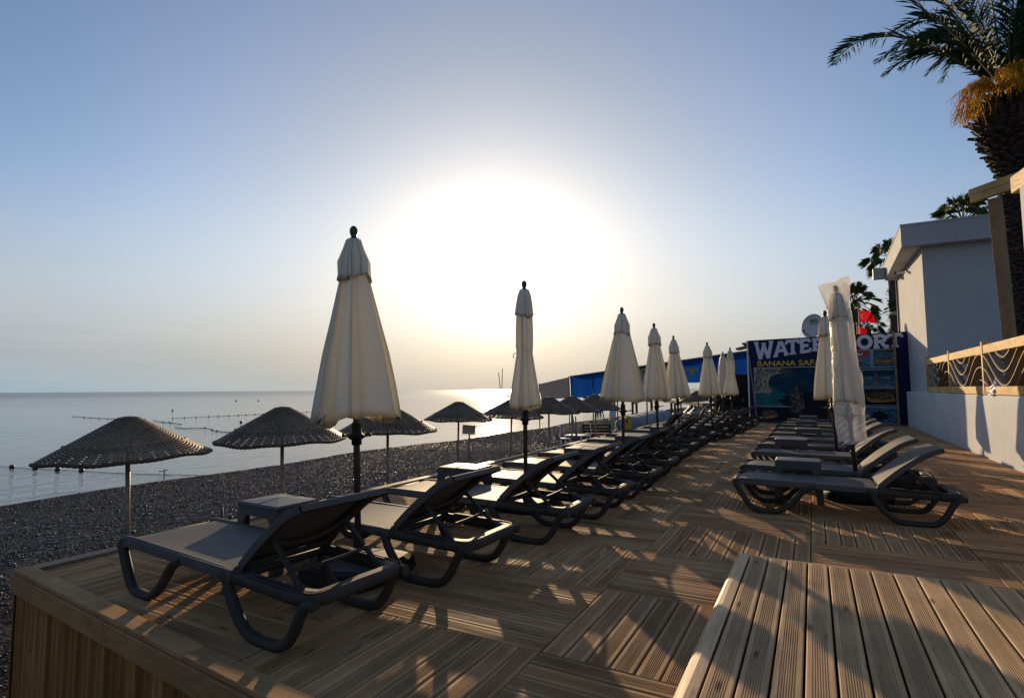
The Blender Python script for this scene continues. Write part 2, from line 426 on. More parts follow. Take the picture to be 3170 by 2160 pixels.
mp = N(nt, 'ShaderNodeMapping'); mp.inputs['Scale'].default_value = (2.2, 2.2, 24); L(nt, nv.outputs[0], mp.inputs[0])
cn = noise(nt, mp.outputs[0], 1.4, 4, .55)
cr = ramp(nt, cn.outputs[0], [(.40, (0, 0, 0)), (.75, (.16, .16, .16))])
mz = N(nt, 'ShaderNodeMapRange', interpolation_type='SMOOTHSTEP'); L(nt, sep.outputs['Z'], mz.inputs[0])
mz.inputs['From Min'].default_value = .08; mz.inputs['From Max'].default_value = .30; mz.inputs['To Min'].default_value = 1; mz.inputs['To Max'].default_value = 0
mcl = N(nt, 'ShaderNodeMath', operation='MULTIPLY'); L(nt, cr.outputs[0], mcl.inputs[0]); L(nt, mz.outputs[0], mcl.inputs[1])
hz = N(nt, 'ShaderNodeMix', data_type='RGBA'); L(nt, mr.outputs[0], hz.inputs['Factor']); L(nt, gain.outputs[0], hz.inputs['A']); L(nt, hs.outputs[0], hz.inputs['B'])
cl0 = N(nt, 'ShaderNodeMix', data_type='RGBA'); L(nt, mcl.outputs[0], cl0.inputs['Factor']); L(nt, hz.outputs['Result'], cl0.inputs['A'])
cl0.inputs['B'].default_value = (7.0, 6.4, 5.8, 1)
l1 = lobe(6.5, 5.0, (1, .98, .97), 1.0); l2 = lobe(26, .75, (1, .72, .35), 1.25)
ad = N(nt, 'ShaderNodeVectorMath', operation='ADD'); L(nt, l1, ad.inputs[0]); L(nt, l2, ad.inputs[1])
# the glow is dimmed and reddened by the thick air low down
low = ramp(nt, None, [(0, (.30, .29, .30)), (.05, (.70, .64, .57)), (.12, (.95, .93, .91)), (.2, (1, 1, 1))]); L(nt, sep.outputs['Z'], low.inputs[0])
lm = N(nt, 'ShaderNodeVectorMath', operation='MULTIPLY'); L(nt, ad.outputs[0], lm.inputs[0]); L(nt, low.outputs[0], lm.inputs[1])
cl = N(nt, 'ShaderNodeVectorMath', operation='ADD'); L(nt, cl0.outputs['Result'], cl.inputs[0]); L(nt, lm.outputs[0], cl.inputs[1])
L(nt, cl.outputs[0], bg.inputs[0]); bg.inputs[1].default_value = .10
sc.view_settings.view_transform = 'Standard'; sc.view_settings.look = 'None'
sc.view_settings.exposure = 0; sc.view_settings.gamma = 1
sc.cycles.use_denoising = True; sc.cycles.sample_clamp_indirect = 6; sc.cycles.sample_clamp_direct = 40
sc.cycles.max_bounces = 8; sc.cycles.transparent_max_bounces = 12
sc.cycles.caustics_reflective = False; sc.cycles.caustics_refractive = False

# ------------------------------------------------------------------ beach and sea
SEA_Z = -1.6
def shore(y):
    return -18.6 + .35 * math.sin(y * .21 + 1) + .25 * math.sin(y * .53) + .02 * max(0, y - 20)
def beach_z(x, y):
    pts = [(-60, -6), (-30, -2.6), (-21, -1.85), (-18.6, -1.6), (-17.4, -1.45), (-15, -1.34), (-11, -1.2), (-8, -1.08), (-5, -1.02), (0, -1.0), (900, -1.0)]
    xx = x - (shore(y) + 18.6) * max(0, min(1, (-5 - x) / 10))
    for (a, za), (b, zb) in zip(pts[:-1], pts[1:]):
        if xx <= b or b == 900:
            t = max(0, min(1, (xx - a) / (b - a))); return za + (zb - za) * t
    return -1
def beach_mat():
    m, nt, b = newmat('pebble_beach')
    v = coords(nt)
    vo = N(nt, 'ShaderNodeTexVoronoi'); vo.inputs['Scale'].default_value = 17; L(nt, v, vo.inputs['Vector'])
    vo2 = N(nt, 'ShaderNodeTexVoronoi'); vo2.inputs['Scale'].default_value = 38; L(nt, v, vo2.inputs['Vector'])
    nb = noise(nt, v, .8, 4); nf = noise(nt, v, 5, 5)
    sp = N(nt, 'ShaderNodeSeparateColor'); L(nt, vo.outputs['Color'], sp.inputs[0])
    r = ramp(nt, sp.outputs[0], [(0, (.022, .025, .031)), (.5, (.050, .055, .065)), (.9, (.09, .096, .107)), (1, (.17, .172, .18))])
    r2 = ramp(nt, nf.outputs[0], [(.3, (.032, .028, .026)), (.7, (.066, .058, .052))])
    # sand patches nearer the deck
    sx = N(nt, 'ShaderNodeSeparateXYZ'); tcx = N(nt, 'ShaderNodeTexCoord'); L(nt, tcx.outputs['Object'], sx.inputs[0])
    mrx = N(nt, 'ShaderNodeMapRange'); L(nt, sx.outputs['X'], mrx.inputs[0]); mrx.inputs['From Min'].default_value = -11.5; mrx.inputs['From Max'].default_value = -7.5
    mm = N(nt, 'ShaderNodeMath', operation='MULTIPLY'); rb = ramp(nt, nb.outputs[0], [(.25, (.35,) * 3), (.6, (1,) * 3)])
    L(nt, mrx.outputs[0], mm.inputs[0]); L(nt, rb.outputs[0], mm.inputs[1])
    mx = N(nt, 'ShaderNodeMix', data_type='RGBA'); L(nt, mm.outputs[0], mx.inputs['Factor']); L(nt, r.outputs[0], mx.inputs['A']); L(nt, r2.outputs[0], mx.inputs['B'])
    # wet darker strip by the water
    mw = N(nt, 'ShaderNodeMapRange'); L(nt, sx.outputs['X'], mw.inputs[0]); mw.inputs['From Min'].default_value = -18.3; mw.inputs['From Max'].default_value = -16.6
    mw.inputs['To Min'].default_value = .45; mw.inputs['To Max'].default_value = 1
    sv = N(nt, 'ShaderNodeVectorMath', operation='SCALE'); L(nt, mx.outputs['Result'], sv.inputs[0]); L(nt, mw.outputs[0], sv.inputs['Scale'])
    L(nt, sv.outputs[0], b.inputs['Base Color'])
    mro = N(nt, 'ShaderNodeMapRange'); L(nt, sx.outputs['X'], mro.inputs[0]); mro.inputs['From Min'].default_value = -18; mro.inputs['From Max'].default_value = -8
    mro.inputs['To Min'].default_value = .5; mro.inputs['To Max'].default_value = .85; b.inputs['Specular IOR Level'].default_value = 0; L(nt, mro.outputs[0], b.inputs['Roughness'])
    h1 = N(nt, 'ShaderNodeMath', operation='MULTIPLY'); L(nt, vo.outputs['Distance'], h1.inputs[0]); h1.inputs[1].default_value = -1
    h2 = N(nt, 'ShaderNodeMath', operation='MULTIPLY_ADD'); L(nt, vo2.outputs['Distance'], h2.inputs[0]); h2.inputs[1].default_value = -.5; L(nt, h1.outputs[0], h2.inputs[2])
    h3 = N(nt, 'ShaderNodeMath', operation='ADD'); L(nt, h2.outputs[0], h3.inputs[0]); L(nt, nf.outputs[0], h3.inputs[1])
    bump(nt, h3.outputs[0], .9, .05, b.inputs['Normal'])
    return m
M['beach'] = beach_mat()
rb_ = random.Random(3)
def lump(x, y):
    if x > -4.5 or x < -18.4: return 0
    a = .022 * math.sin(2.9 * x + 1.7 * math.sin(1.3 * y)) * math.sin(2.3 * y + 1.1 * math.sin(1.9 * x))
    return a * (1 if x > -12 else .5) + .012 * (rb_.random() - .5)
xs = [-120, -60, -30, -25, -22, -20.5] + [-19.6 + .22 * i for i in range(68)] + [-4, 0, 10, 60, 300, 900]
ys = [-300, -60, -20, -8] + [-3 + .25 * i for i in range(92)] + [20 + .8 * i for i in range(1, 40)] + [52 + 3 * i for i in range(1, 30)] + [180, 260, 400, 800, 1600]
mb = MB(); nx = len(xs)
mb.v = [(x, y, beach_z(x, y) + (lump(x, y) if y < 25 else 0)) for y in ys for x in xs]
mb.f = [(j * nx + i, j * nx + i + 1, (j + 1) * nx + i + 1, (j + 1) * nx + i) for j in range(len(ys) - 1) for i in range(nx - 1)]
mb.sm = [True] * len(mb.f)
tag(mb.build('beach', M['beach']), kind='structure')

# loose pebbles lying on the beach
mb = MB(); rp = random.Random(11)
def pebble(x, y, r):
    z = beach_z(x, y) + r * .25
    a = rp.random() * TAU; ca, sa = math.cos(a), math.sin(a); e = .7 + rp.random() * .6; h = .45 + .3 * rp.random()
    vs = []
    for ring, (rr, zz) in enumerate(((.0, -1), (.85, -.35), (.9, .35), (.0, 1))):
        if rr == 0: vs.append((x, y, z + zz * r * h)); continue
        for k in range(6):
            t = TAU * k / 6 + ring * .5; q = rr * (.8 + .4 * rp.random())
            px, py = q * r * math.cos(t) * e, q * r * math.sin(t)
            vs.append((x + px * ca - py * sa, y + px * sa + py * ca, z + zz * r * h))
    fs = [(0, 1 + (k + 1) % 6, 1 + k) for k in range(6)] + [(1 + k, 1 + (k + 1) % 6, 7 + (k + 1) % 6, 7 + k) for k in range(6)] + [(13, 7 + k, 7 + (k + 1) % 6) for k in range(6)]
    mb.add(vs, fs, True)
for _ in range(36000):
    x = -5.3 - 13 * rp.random(); y = -1 + 24 * rp.random() ** 1.15
    big = rp.random()
    pebble(x, y, (.009 + .013 * rp.random()) * (2.2 if big > .985 else 1))
for _ in range(9000):
    x = -5.3 - 13 * rp.random(); y = 20 + 45 * rp.random() ** 1.3
    pebble(x, y, .018 + .028 * rp.random())
M['pebble'] = None
def peb_mat():
    m, nt, b = newmat('pebble_stone'); geo = N(nt, 'ShaderNodeNewGeometry')
    r = ramp(nt, geo.outputs['Random Per Island'], [(0, (.024, .028, .035)), (.55, (.046, .052, .063)), (.88, (.075, .082, .095)), (1, (.16, .165, .18))])
    L(nt, r.outputs[0], b.inputs['Base Color']); b.inputs['Roughness'].default_value = .42; b.inputs['Specular IOR Level'].default_value = .07
    return m
M['pebble'] = peb_mat()
tag(mb.build('pebbles', M['pebble']), 'grey pebbles scattered over the dark beach between the deck and the water', 'pebbles', kind='stuff')

def sea_mat():
    m, nt, b = newmat('sea_water')
    b.inputs['Base Color'].default_value = (.010, .030, .050, 1); b.inputs['Roughness'].default_value = .06
    b.inputs['IOR'].default_value = 1.333; b.inputs['Specular IOR Level'].default_value = .5
    tcn = N(nt, 'ShaderNodeTexCoord')
    v1 = coords(nt, (.75, .24, 1), (0, 0, .35)); v2 = coords(nt, (2.6, 1.1, 1), (0, 0, .25)); v3 = coords(nt, (.03, .055, 1), (0, 0, .5))
    n1 = noise(nt, v1, 1.0, 3, .5); n2 = noise(nt, v2, 1.0, 4, .6); n3 = noise(nt, v3, 1.0, 3, .5)
    a = N(nt, 'ShaderNodeMath', operation='MULTIPLY_ADD'); L(nt, n2.outputs[0], a.inputs[0]); a.inputs[1].default_value = .34; L(nt, n1.outputs[0], a.inputs[2])
    # wind roughens the far water: ripples grow with the distance offshore
    sx = N(nt, 'ShaderNodeSeparateXYZ'); L(nt, tcn.outputs['Object'], sx.inputs[0])
    ln = N(nt, 'ShaderNodeVectorMath', operation='LENGTH'); L(nt, tcn.outputs['Object'], ln.inputs[0])
    far = N(nt, 'ShaderNodeMapRange'); L(nt, ln.outputs['Value'], far.inputs[0]); far.inputs['From Min'].default_value = 105; far.inputs['From Max'].default_value = 190
    far.inputs['To Min'].default_value = .55; far.inputs['To Max'].default_value = 1.0
    bb = N(nt, 'ShaderNodeBump'); bb.inputs['Distance'].default_value = .16
    mu = N(nt, 'ShaderNodeMath', operation='MULTIPLY'); L(nt, far.outputs[0], mu.inputs[0])
    rz = ramp(nt, n3.outputs[0], [(.35, (.55,) * 3), (.65, (1.25,) * 3)]); L(nt, rz.outputs[0], mu.inputs[1])
    L(nt, mu.outputs[0], bb.inputs['Strength']); L(nt, a.outputs[0], bb.inputs['Height']); L(nt, bb.outputs[0], b.inputs['Normal'])
    fr = N(nt, 'ShaderNodeMapRange'); L(nt, ln.outputs['Value'], fr.inputs[0]); fr.inputs['From Min'].default_value = 60; fr.inputs['From Max'].default_value = 500
    fr.inputs['To Min'].default_value = .07; fr.inputs['To Max'].default_value = .24; L(nt, fr.outputs[0], b.inputs['Roughness'])
    return m
M['sea'] = sea_mat()
mb = MB(); mb.quad((-40000, -40000, SEA_Z), (3000, -40000, SEA_Z), (3000, 40000, SEA_Z), (-40000, 40000, SEA_Z))
tag(mb.build('sea_water', M['sea']), kind='structure')
# thin wash of foam where ripples break on the stones
mb = MB(); rf = random.Random(5)
for (y0, y1, amp) in ((12.9, 15.6, .26), (16.2, 19.2, .17), (9.0, 10.6, .10), (20.0, 24, .15), (11.0, 12.7, .12), (25, 30, .15)):
    y = y0; n = 0; row = []
    while y < y1:
        t = (y - y0) / (y1 - y0); wd = amp * math.sin(PI * t) * (.5 + rf.random())
        x = shore(y) + .12 + .1 * math.sin(y * 3)
        row.append((x, y, wd)); y += .06
    for p, q in zip(row[:-1], row[1:]):
        if rf.random() < .18: continue
        for o in (0, .22 * rf.random()):
            mb.quad((p[0] - p[2] + o, p[1], SEA_Z + .012), (p[0] + p[2] * .4 + o, p[1], SEA_Z + .03), (q[0] + q[2] * .4 + o, q[1], SEA_Z + .03), (q[0] - q[2] + o, q[1], SEA_Z + .012)) if o == 0 else None
M['foam'] = simple('sea_foam', (.75, .77, .78), .6, .15, 30, .8, 60, .02)
tag(mb.build('foam', M['foam']), 'thin white foam where ripples reach the pebbles', 'foam', kind='stuff')

# ------------------------------------------------------------------ deck
BW, GAP = .116, .0075
def board_profile(wd, fine):
    """cross-section top outline from -w/2 to w/2 : (s, z), grooved in the middle, smooth margins"""
    h = wd / 2
    if not fine: return [(-h, -.022), (-h, -.003), (-h + .003, 0), (h - .003, 0), (h, -.003), (h, -.022)]
    p = [(-h, -.022), (-h, -.006), (-h + .005, 0)]
    gw = wd * .60; n = 7; st = gw / n
    for i in range(n):
        a = -gw / 2 + i * st
        p += [(a + st * .16, 0), (a + st * .27, -.004), (a + st * .65, -.004), (a + st * .76, 0)]
    p += [(h - .005, 0), (h, -.006), (h, -.022)]
    return p
def board(mb, axis, s0, wd, a, b, z=0, fine=True, rise=0):
    """plank with centre s0 across, running a..b along axis"""
    pr = board_profile(wd, fine); m = len(pr); vs = []
    for t in (a, b):
        for (s, zz) in pr:
            vs.append((s0 + s, t, z + zz + rise) if axis == 'y' else (t, s0 + s, z + zz + rise))
    fs = [(k, k + 1, m + k + 1, m + k) if axis == 'x' else (k + 1, k, m + k, m + k + 1) for k in range(m - 1)]
    fs += [tuple(range(m)) if axis == 'y' else tuple(reversed(range(m))), tuple(reversed(range(m, 2 * m))) if axis == 'y' else tuple(range(m, 2 * m))]
    mb.add(vs, fs)
rd = random.Random(21)
DX = MB(); DY = MB()
def front_y(x):            # the slightly skewed front edge of the deck, left of the raised platform
    return 1.955 - (x + 5.1) * .0875
def tile(x0, x1, y0, y1, axis):
    fine = y0 < 9.5
    if axis == 'y':
        n = max(1, round((x1 - x0) / BW)); wd = (x1 - x0) / n
        for i in range(n):
            s = x0 + (i + .5) * wd; lo = y0
            if x1 < -.6: lo = max(y0, front_y(s) + .06)
            if lo < y1 - .03: board(DY, 'y', s, wd - GAP, lo + .003, y1 - .003, 0, fine, rd.uniform(-.0022, .0022))
    else:
        n = max(1, round((y1 - y0) / BW)); wd = (y1 - y0) / n
        for i in range(n):
            s = y0 + (i + .5) * wd
            h_ = (wd - GAP) / 2
            if x1 < -.6 and s - h_ < front_y(x0) + .02:
                # planks cut along the skewed edge
                xa = max(x0 + .003, -5.1 + (1.955 + .02 - s - h_) / .0875 + .02)
                if xa > x1 - .05: continue
                xx_ = xa
                pr = board_profile(wd - GAP, fine); m_ = len(pr); vs = []; n_ = max(1, int((x1 - .003 - xa) / .12))
                for q in range(n_ + 1):
                    t = xa + (x1 - .003 - xa) * q / n_; lo = front_y(t) + .02 - s
                    vs += [(t, s + max(p[0], lo), p[1] - (.02 if p[0] < lo and p[1] > -.01 else 0) * 0) for p in pr]
                fs = [(q * m_ + k, q * m_ + k + 1, (q + 1) * m_ + k + 1, (q + 1) * m_ + k) for q in range(n_) for k in range(m_ - 1)]
                DX.add(vs, fs); continue
            board(DX, 'x', s, wd - GAP, x0 + .003, x1 - .003, 0, fine, rd.uniform(-.0022, .0022))
DECK_END = 24.2
XB = [-5.02, -3.94, -2.49, -1.245, -.065, 1.06, 2.18, 2.95]
OFF = [1.38, 2.33, 1.60, 1.60, 1.55, 1.60, 1.55]          # a row boundary of each column
PH = [0, 1, 0, 1, 0, 1, 0]                               # parity: planks along Y when (row+ph) even
for c in range(7):
    st = .977
    k0 = -4 if c >= 4 or c == 3 else -1
    for k in range(k0, 26):
        y0 = OFF[c] + k * st; y1 = y0 + st
        if c == 1: ax = 'y' if k % 2 == 0 else 'x'
        elif c == 0: ax = 'y' if k % 2 == 0 else 'x'
        elif c == 2: ax = 'y' if k % 2 == 0 else 'x'
        elif c == 3: ax = 'x' if k % 2 == 0 else 'y'
        elif c == 4: ax = 'y' if k % 2 == 0 else 'x'
        elif c == 5: ax = 'x' if k % 2 == 0 else 'y'
        else: ax = 'y' if k % 2 == 0 else 'x'
        if y0 > DECK_END: break
        if c in (4, 5, 6):
            y0 -= .07; y1 -= .07
        tile(XB[c], XB[c + 1], y0, min(y1, DECK_END), ax)
deck = empty('wooden_deck'); tag(deck, kind='structure')
DY.build('planks', M['deck_y'], deck); DX.build('planks', M['deck_x'], deck)
# dark joists below the gaps
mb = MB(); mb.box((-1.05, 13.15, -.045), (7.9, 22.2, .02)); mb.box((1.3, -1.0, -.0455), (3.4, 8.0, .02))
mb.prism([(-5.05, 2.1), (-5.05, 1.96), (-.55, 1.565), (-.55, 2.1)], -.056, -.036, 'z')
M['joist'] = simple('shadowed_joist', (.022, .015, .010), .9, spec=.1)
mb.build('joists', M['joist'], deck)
# cap boards and fascia along the sea edge and the front
mb = MB()
y = 1.95
while y < DECK_END:
    y2 = min(DECK_END, y + 3.0); mb.box((-5.085, (y + y2) / 2, .006), (.12, y2 - y - .004, .034), bev=.004); y = y2
M['cap_y'] = wood('cap_wood_along', (.24, .14, .075), (.34, .21, .12), 'y', .5, island=.15)
mb.build('edge_board', M['cap_y'], deck)
ang = math.atan(-.0875)
mb = MB(); x = -5.15
while x < -.62:
    x2 = min(-.60, x + 2.4)
    a = Vector((x + .002, front_y(x) - .0, 0)); b = Vector((x2 - .002, front_y(x2) - .0, 0))
    mb.beam(a + Vector((0, -.002, .010)), b + Vector((0, -.002, .010)), .115, .028, bev=.004)
    x = x2
mb.build('edge_board', M['cap'], deck)
mb = MB()
for x, x2 in ((-5.16, -3.62), (-3.62, -1.9), (-1.9, -.6)):
    a = Vector((x + .001, front_y(x) - .062, -.068)); b = Vector((x2 - .001, front_y(x2) - .062, -.068))
    mb.beam(a, b, .022, .125, bev=.003)
mb.build('fascia', M['cap'], deck)
mb = MB(); mb.box((-5.158, 13.0, -.07), (.022, 22.1, .118), bev=.003)
mb.build('fascia', M['cap_y'], deck)
# skirt of upright grooved boards
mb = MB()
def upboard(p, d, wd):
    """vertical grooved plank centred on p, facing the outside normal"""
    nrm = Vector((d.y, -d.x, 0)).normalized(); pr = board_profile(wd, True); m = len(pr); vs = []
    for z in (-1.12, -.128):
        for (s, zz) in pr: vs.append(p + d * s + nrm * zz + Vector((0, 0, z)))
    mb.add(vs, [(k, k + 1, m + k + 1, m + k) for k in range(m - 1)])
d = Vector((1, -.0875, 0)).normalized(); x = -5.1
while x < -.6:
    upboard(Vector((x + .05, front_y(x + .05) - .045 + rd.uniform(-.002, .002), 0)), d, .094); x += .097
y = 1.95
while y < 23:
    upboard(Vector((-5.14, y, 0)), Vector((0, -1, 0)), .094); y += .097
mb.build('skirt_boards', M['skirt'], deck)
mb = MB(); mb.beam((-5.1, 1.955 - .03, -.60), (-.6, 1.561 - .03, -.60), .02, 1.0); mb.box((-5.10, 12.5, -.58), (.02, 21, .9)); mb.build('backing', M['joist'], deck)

# raised platform of long planks beside the photographer
plat = empty('raised_platform', (0, 0, 0))
tag(plat, 'low raised platform of long grooved planks lying on the deck', 'platform')
PZ = .072
mb = MB(); x = -.455; i = 0
while x < 3.2:
    wd = .1245
    board(mb, 'y', x + wd / 2, wd - .011, -2.5, 4.505 + rd.uniform(-.004, .004), PZ, True, rd.uniform(-.0015, .0015)); x += wd
mb.build('planks', M['platform'], plat)
mb = MB()
pr = [(-.046, -.034), (-.046, .010), (-.026, .030), (.0, .036), (.044, .034), (.044, -.034)]
mb.sweep([(-.505, -2.5, .036), (-.505, 4.0, .036), (-.505, 4.56, .034)], pr, smooth=False)
mb.build('edge_beam', M['beam'], plat)
mb = MB(); mb.box((1.38, 4.535, .034), (3.66, .05, .058), bev=.008); mb.build('edge_beam', M['pine_dark'], plat)
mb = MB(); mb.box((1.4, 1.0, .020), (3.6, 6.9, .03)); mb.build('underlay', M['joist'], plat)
# ------------------------------------------------------------------ sun loungers
def make_lounger(backdeg=41):
    """local: foot end at x=0, head end x=2.02, width along y, floor z=0"""
    root = empty('sun_lounger')
    P = M['plastic']
    hw = .300                                        # half width to the rail centre
    rail = rrect(.050, .066, .015)
    mb = MB()
    for s in (-1, 1):
        y = s * hw
        mb.sweep(smooth_curve([(.03, y, .292), (.10, y, .312), (.5, y, .308), (1.0, y, .300), (1.26, y, .296), (1.36, y, .290), (1.7, y, .280), (1.90, y, .274)], 4), rail)
        # raised notch strip on the inside of the head rail
        mb.beam((1.44, y - s * .012, .324), (1.86, y - s * .012, .311), .016, .022, bev=.004)
        mb.sphere((1.345, y - s * .005, .322), .030, 10, 6)
    # rounded foot bar, hinge bar and wide head frame bar
    mb.sweep([(.035, -hw, .292), (.035, hw, .292)], rrect(.06, .05, .018))
    mb.sweep([(1.35, -hw, .300), (1.35, hw, .300)], rrect(.045, .045, .014))
    mb.sweep(smooth_curve([(1.80, -hw, .286), (1.93, -hw + .035, .283), (1.965, -hw + .10, .283), (1.965, 0, .283), (1.965, hw - .10, .283), (1.93, hw - .035, .283), (1.80, hw, .286)], 4), rrect(.100, .058, .014))
    # shallow raised lip round the head frame
    mb.sweep(smooth_curve([(1.45, -hw - .012, .326), (1.88, -hw - .010, .314), (1.975, -hw + .05, .310), (1.985, 0, .310), (1.975, hw - .05, .310), (1.88, hw + .010, .314), (1.45, hw + .012, .326)], 4), rrect(.014, .010, .003))
    mb.build('frame', P, root)
    leg = rrect(.058, .052, .015)
    for s in (-1, 1):
        y = s * (hw + .012)
        m1 = MB()
        m1.sweep(smooth_curve([(.035, y, .300), (.060, y, .258), (.115, y, .165), (.185, y, .065), (.25, y, .026), (.33, y, .020), (.43, y, .024), (.52, y, .070), (.60, y, .145), (.67, y, .228), (.735, y, .282), (.80, y, .296)], 4), leg)
        m1.build('leg', P, root)
        m2 = MB()
        m2.sweep(smooth_curve([(1.24, y, .305), (1.275, y, .270), (1.31, y, .195), (1.385, y, .100), (1.47, y, .036), (1.56, y, .020), (1.70, y, .020), (1.79, y, .045), (1.855, y, .120), (1.90, y, .205), (1.945, y, .262), (2.01, y, .272)], 4), leg)
        m2.build('leg', P, root)
    # seat sling, wrapped over the rails, slightly sagging
    mb = MB(); nx, ny = 14, 10; vs = []; yy = hw + .022
    for i in range(nx + 1):
        x = .045 + (1.325 - .045) * i / nx
        zr = .338 - .008 * (x / 1.2) ** 2 - (.03 * (1 - min(1, (x - .045) / .07)) ** 2)
        for j in range(ny + 1):
            t = -1 + 2 * j / ny
            vs.append((x, t * yy, zr - .010 * (1 - t * t) * math.sin(PI * i / nx)))
    fs = [(i * (ny + 1) + j, (i + 1) * (ny + 1) + j, (i + 1) * (ny + 1) + j + 1, i * (ny + 1) + j + 1) for i in range(nx) for j in range(ny)]
    mb.add(vs, fs, True)
    # hems hanging down the outside of the rails
    for s in (0, ny):
        sg = -1 if s == 0 else 1
        vs = []
        for i in range(nx + 1):
            p = mb.v[i * (ny + 1) + s]; vs += [p, (p[0], p[1] + sg * .006, p[2] - .02), (p[0], p[1] + sg * .006, p[2] - .052)]
        mb.add(vs, [(3 * i + k, 3 * i + 3 + k, 3 * i + 4 + k, 3 * i + 1 + k) for i in range(nx) for k in (0, 1)], True)
    mb.build('seat_sling', M['sling'], root)
    # hinged backrest: local x runs up the back from the hinge
    BL = .64
    def bz(x): return .016 + .010 * math.sin(PI * min(1, x / .42)) - .96 * max(0, x - .40) ** 2
    Rb = Matrix.Translation((1.35, 0, .316)) @ Matrix.Rotation(-math.radians(backdeg), 4, 'Y')
    mb = MB(); n2 = 16; vs = []
    for i in range(n2 + 1):
        x = .02 + (BL - .02) * i / n2; wv = hw - .008 - .004 * math.sin(PI * i / n2)
        for j in range(ny + 1):
            t = -1 + 2 * j / ny
            vs.append((x, t * wv, bz(x) + .026 - .016 * (1 - t * t) * math.sin(PI * i / n2)))
    fs = [(i * (ny + 1) + j, (i + 1) * (ny + 1) + j, (i + 1) * (ny + 1) + j + 1, i * (ny + 1) + j + 1) for i in range(n2) for j in range(ny)]
    mb.add(vs, fs, True)
    for s in (0, ny):
        sg = -1 if s == 0 else 1; vs = []
        for i in range(n2 + 1):
            p = mb.v[i * (ny + 1) + s]; vs += [p, (p[0], p[1] + sg * .005, p[2] - .018), (p[0], p[1] + sg * .005, p[2] - .050)]
        mb.add(vs, [(3 * i + k, 3 * i + 3 + k, 3 * i + 4 + k, 3 * i + 1 + k) for i in range(n2) for k in (0, 1)], True)
    for e in (0, n2):
        vs = []
        for j in range(ny + 1):
            p = mb.v[e * (ny + 1) + j]; dx = -.012 if e == 0 else .012
            vs += [p, (p[0] + dx, p[1], p[2] - .016), (p[0] + dx * .4, p[1], p[2] - .042)]
        mb.add(vs, [(3 * i + k, 3 * i + 3 + k, 3 * i + 4 + k, 3 * i + 1 + k) for i in range(ny) for k in (0, 1)], True)
    mb.xform(Rb); bs = mb.build('backrest', M['sling'], root)
    mb = MB()
    for s in (-1, 1):
        mb.sweep([(x, s * (hw - .030), bz(x)) for x in [0, .08, .16, .28, .36, .44, .52, .58, .62]], rrect(.038, .044, .012))
    mb.sweep([(.62, -hw + .03, bz(.62)), (.62, hw - .03, bz(.62))], rrect(.04, .036, .012))
    mb.sweep([(.05, -hw + .03, bz(.05) - .01), (.05, hw - .03, bz(.05) - .01)], rrect(.04, .03, .01))
    mb.sweep(smooth_curve([(.33, -hw + .03, bz(.33) - .01), (.22, -.15, bz(.2) - .028), (.19, 0, bz(.2) - .03), (.22, .15, bz(.2) - .028), (.33, hw - .03, bz(.33) - .01)], 4), rrect(.034, .022, .006))
    mb.xform(Rb); mb.build('back_frame', P, bs)
    # prop: two stays and a bowed crossbar
    top = Rb @ Vector((.30, 0, bz(.30) - .02)); a = top.x, top.z
    fx = a[0] + .25
    mb = MB()
    for s in (-1, 1):
        y = s * (hw - .055)
        mb.beam((a[0], y, a[1]), (fx, y + s * .012, .305), .026, .024, bev=.005)
    mx_, mz_ = a[0] + .17, a[1] + (.305 - a[1]) * .62
    mb.sweep(smooth_curve([(mx_ + .012, -hw + .05, mz_), (mx_ - .03, -.14, mz_ - .028), (mx_ - .045, 0, mz_ - .036), (mx_ - .03, .14, mz_ - .028), (mx_ + .012, hw - .05, mz_)], 4), rrect(.020, .020, .005))
    mb.build('back_prop', P, root)
    return root

def place_tree(proto, first, loc, rot):
    o = proto if first else copy_tree(proto)
    o.location = loc; o.rotation_euler = rot
    return o
protoL = make_lounger(41); protoS = make_lounger(58)
LEFT = [  # centre y, head-end x, turn (deg), label
    (2.33, -2.10, -4.0, 'dark grey lounger nearest the deck corner, shadow stripes on the boards beside it'),
    (3.41, -1.95, -1.5, 'dark grey lounger just beyond the fully spread closed parasol, second from the deck corner'),
    (4.60, -1.79, .6, 'third lounger from the deck corner, before the parasol hiding the sun'),
    (5.66, -1.70, 1.0, 'dark grey lounger right behind the parasol that hides the sun, fourth from the deck corner'),
    (6.83, -1.68, -.5, 'fifth lounger from the deck corner in the seaward row, beside the third side table'),
    (8.05, -1.74, 1.2, 'sixth lounger from the deck corner, back raised behind the third parasol'),
    (9.22, -1.82, 0, 'seventh lounger from the deck corner in the seaward row'),
    (10.50, -1.88, 0, 'seaward lounger with its back propped clearly steeper than all the others'),
    (11.80, -1.94, -1, 'ninth lounger from the deck corner in the seaward row'),
    (13.15, -1.96, .5, 'tenth lounger from the deck corner in the seaward row'),
    (14.55, -1.87, .8, 'eleventh lounger from the deck corner in the seaward row'),
    (15.80, -1.68, 0, 'lounger at the sixth parasol, twelfth from the deck corner in the seaward row'),
    (17.20, -1.60, 0, 'lounger third from the far end of the seaward row, near the dark beach bar'),
    (18.70, -1.55, 0, 'lounger second from the far end of the seaward row, by the film-wrapped thin parasol'),
    (20.40, -1.50, 1, 'farthest lounger of the seaward row, close to the blue billboard')]
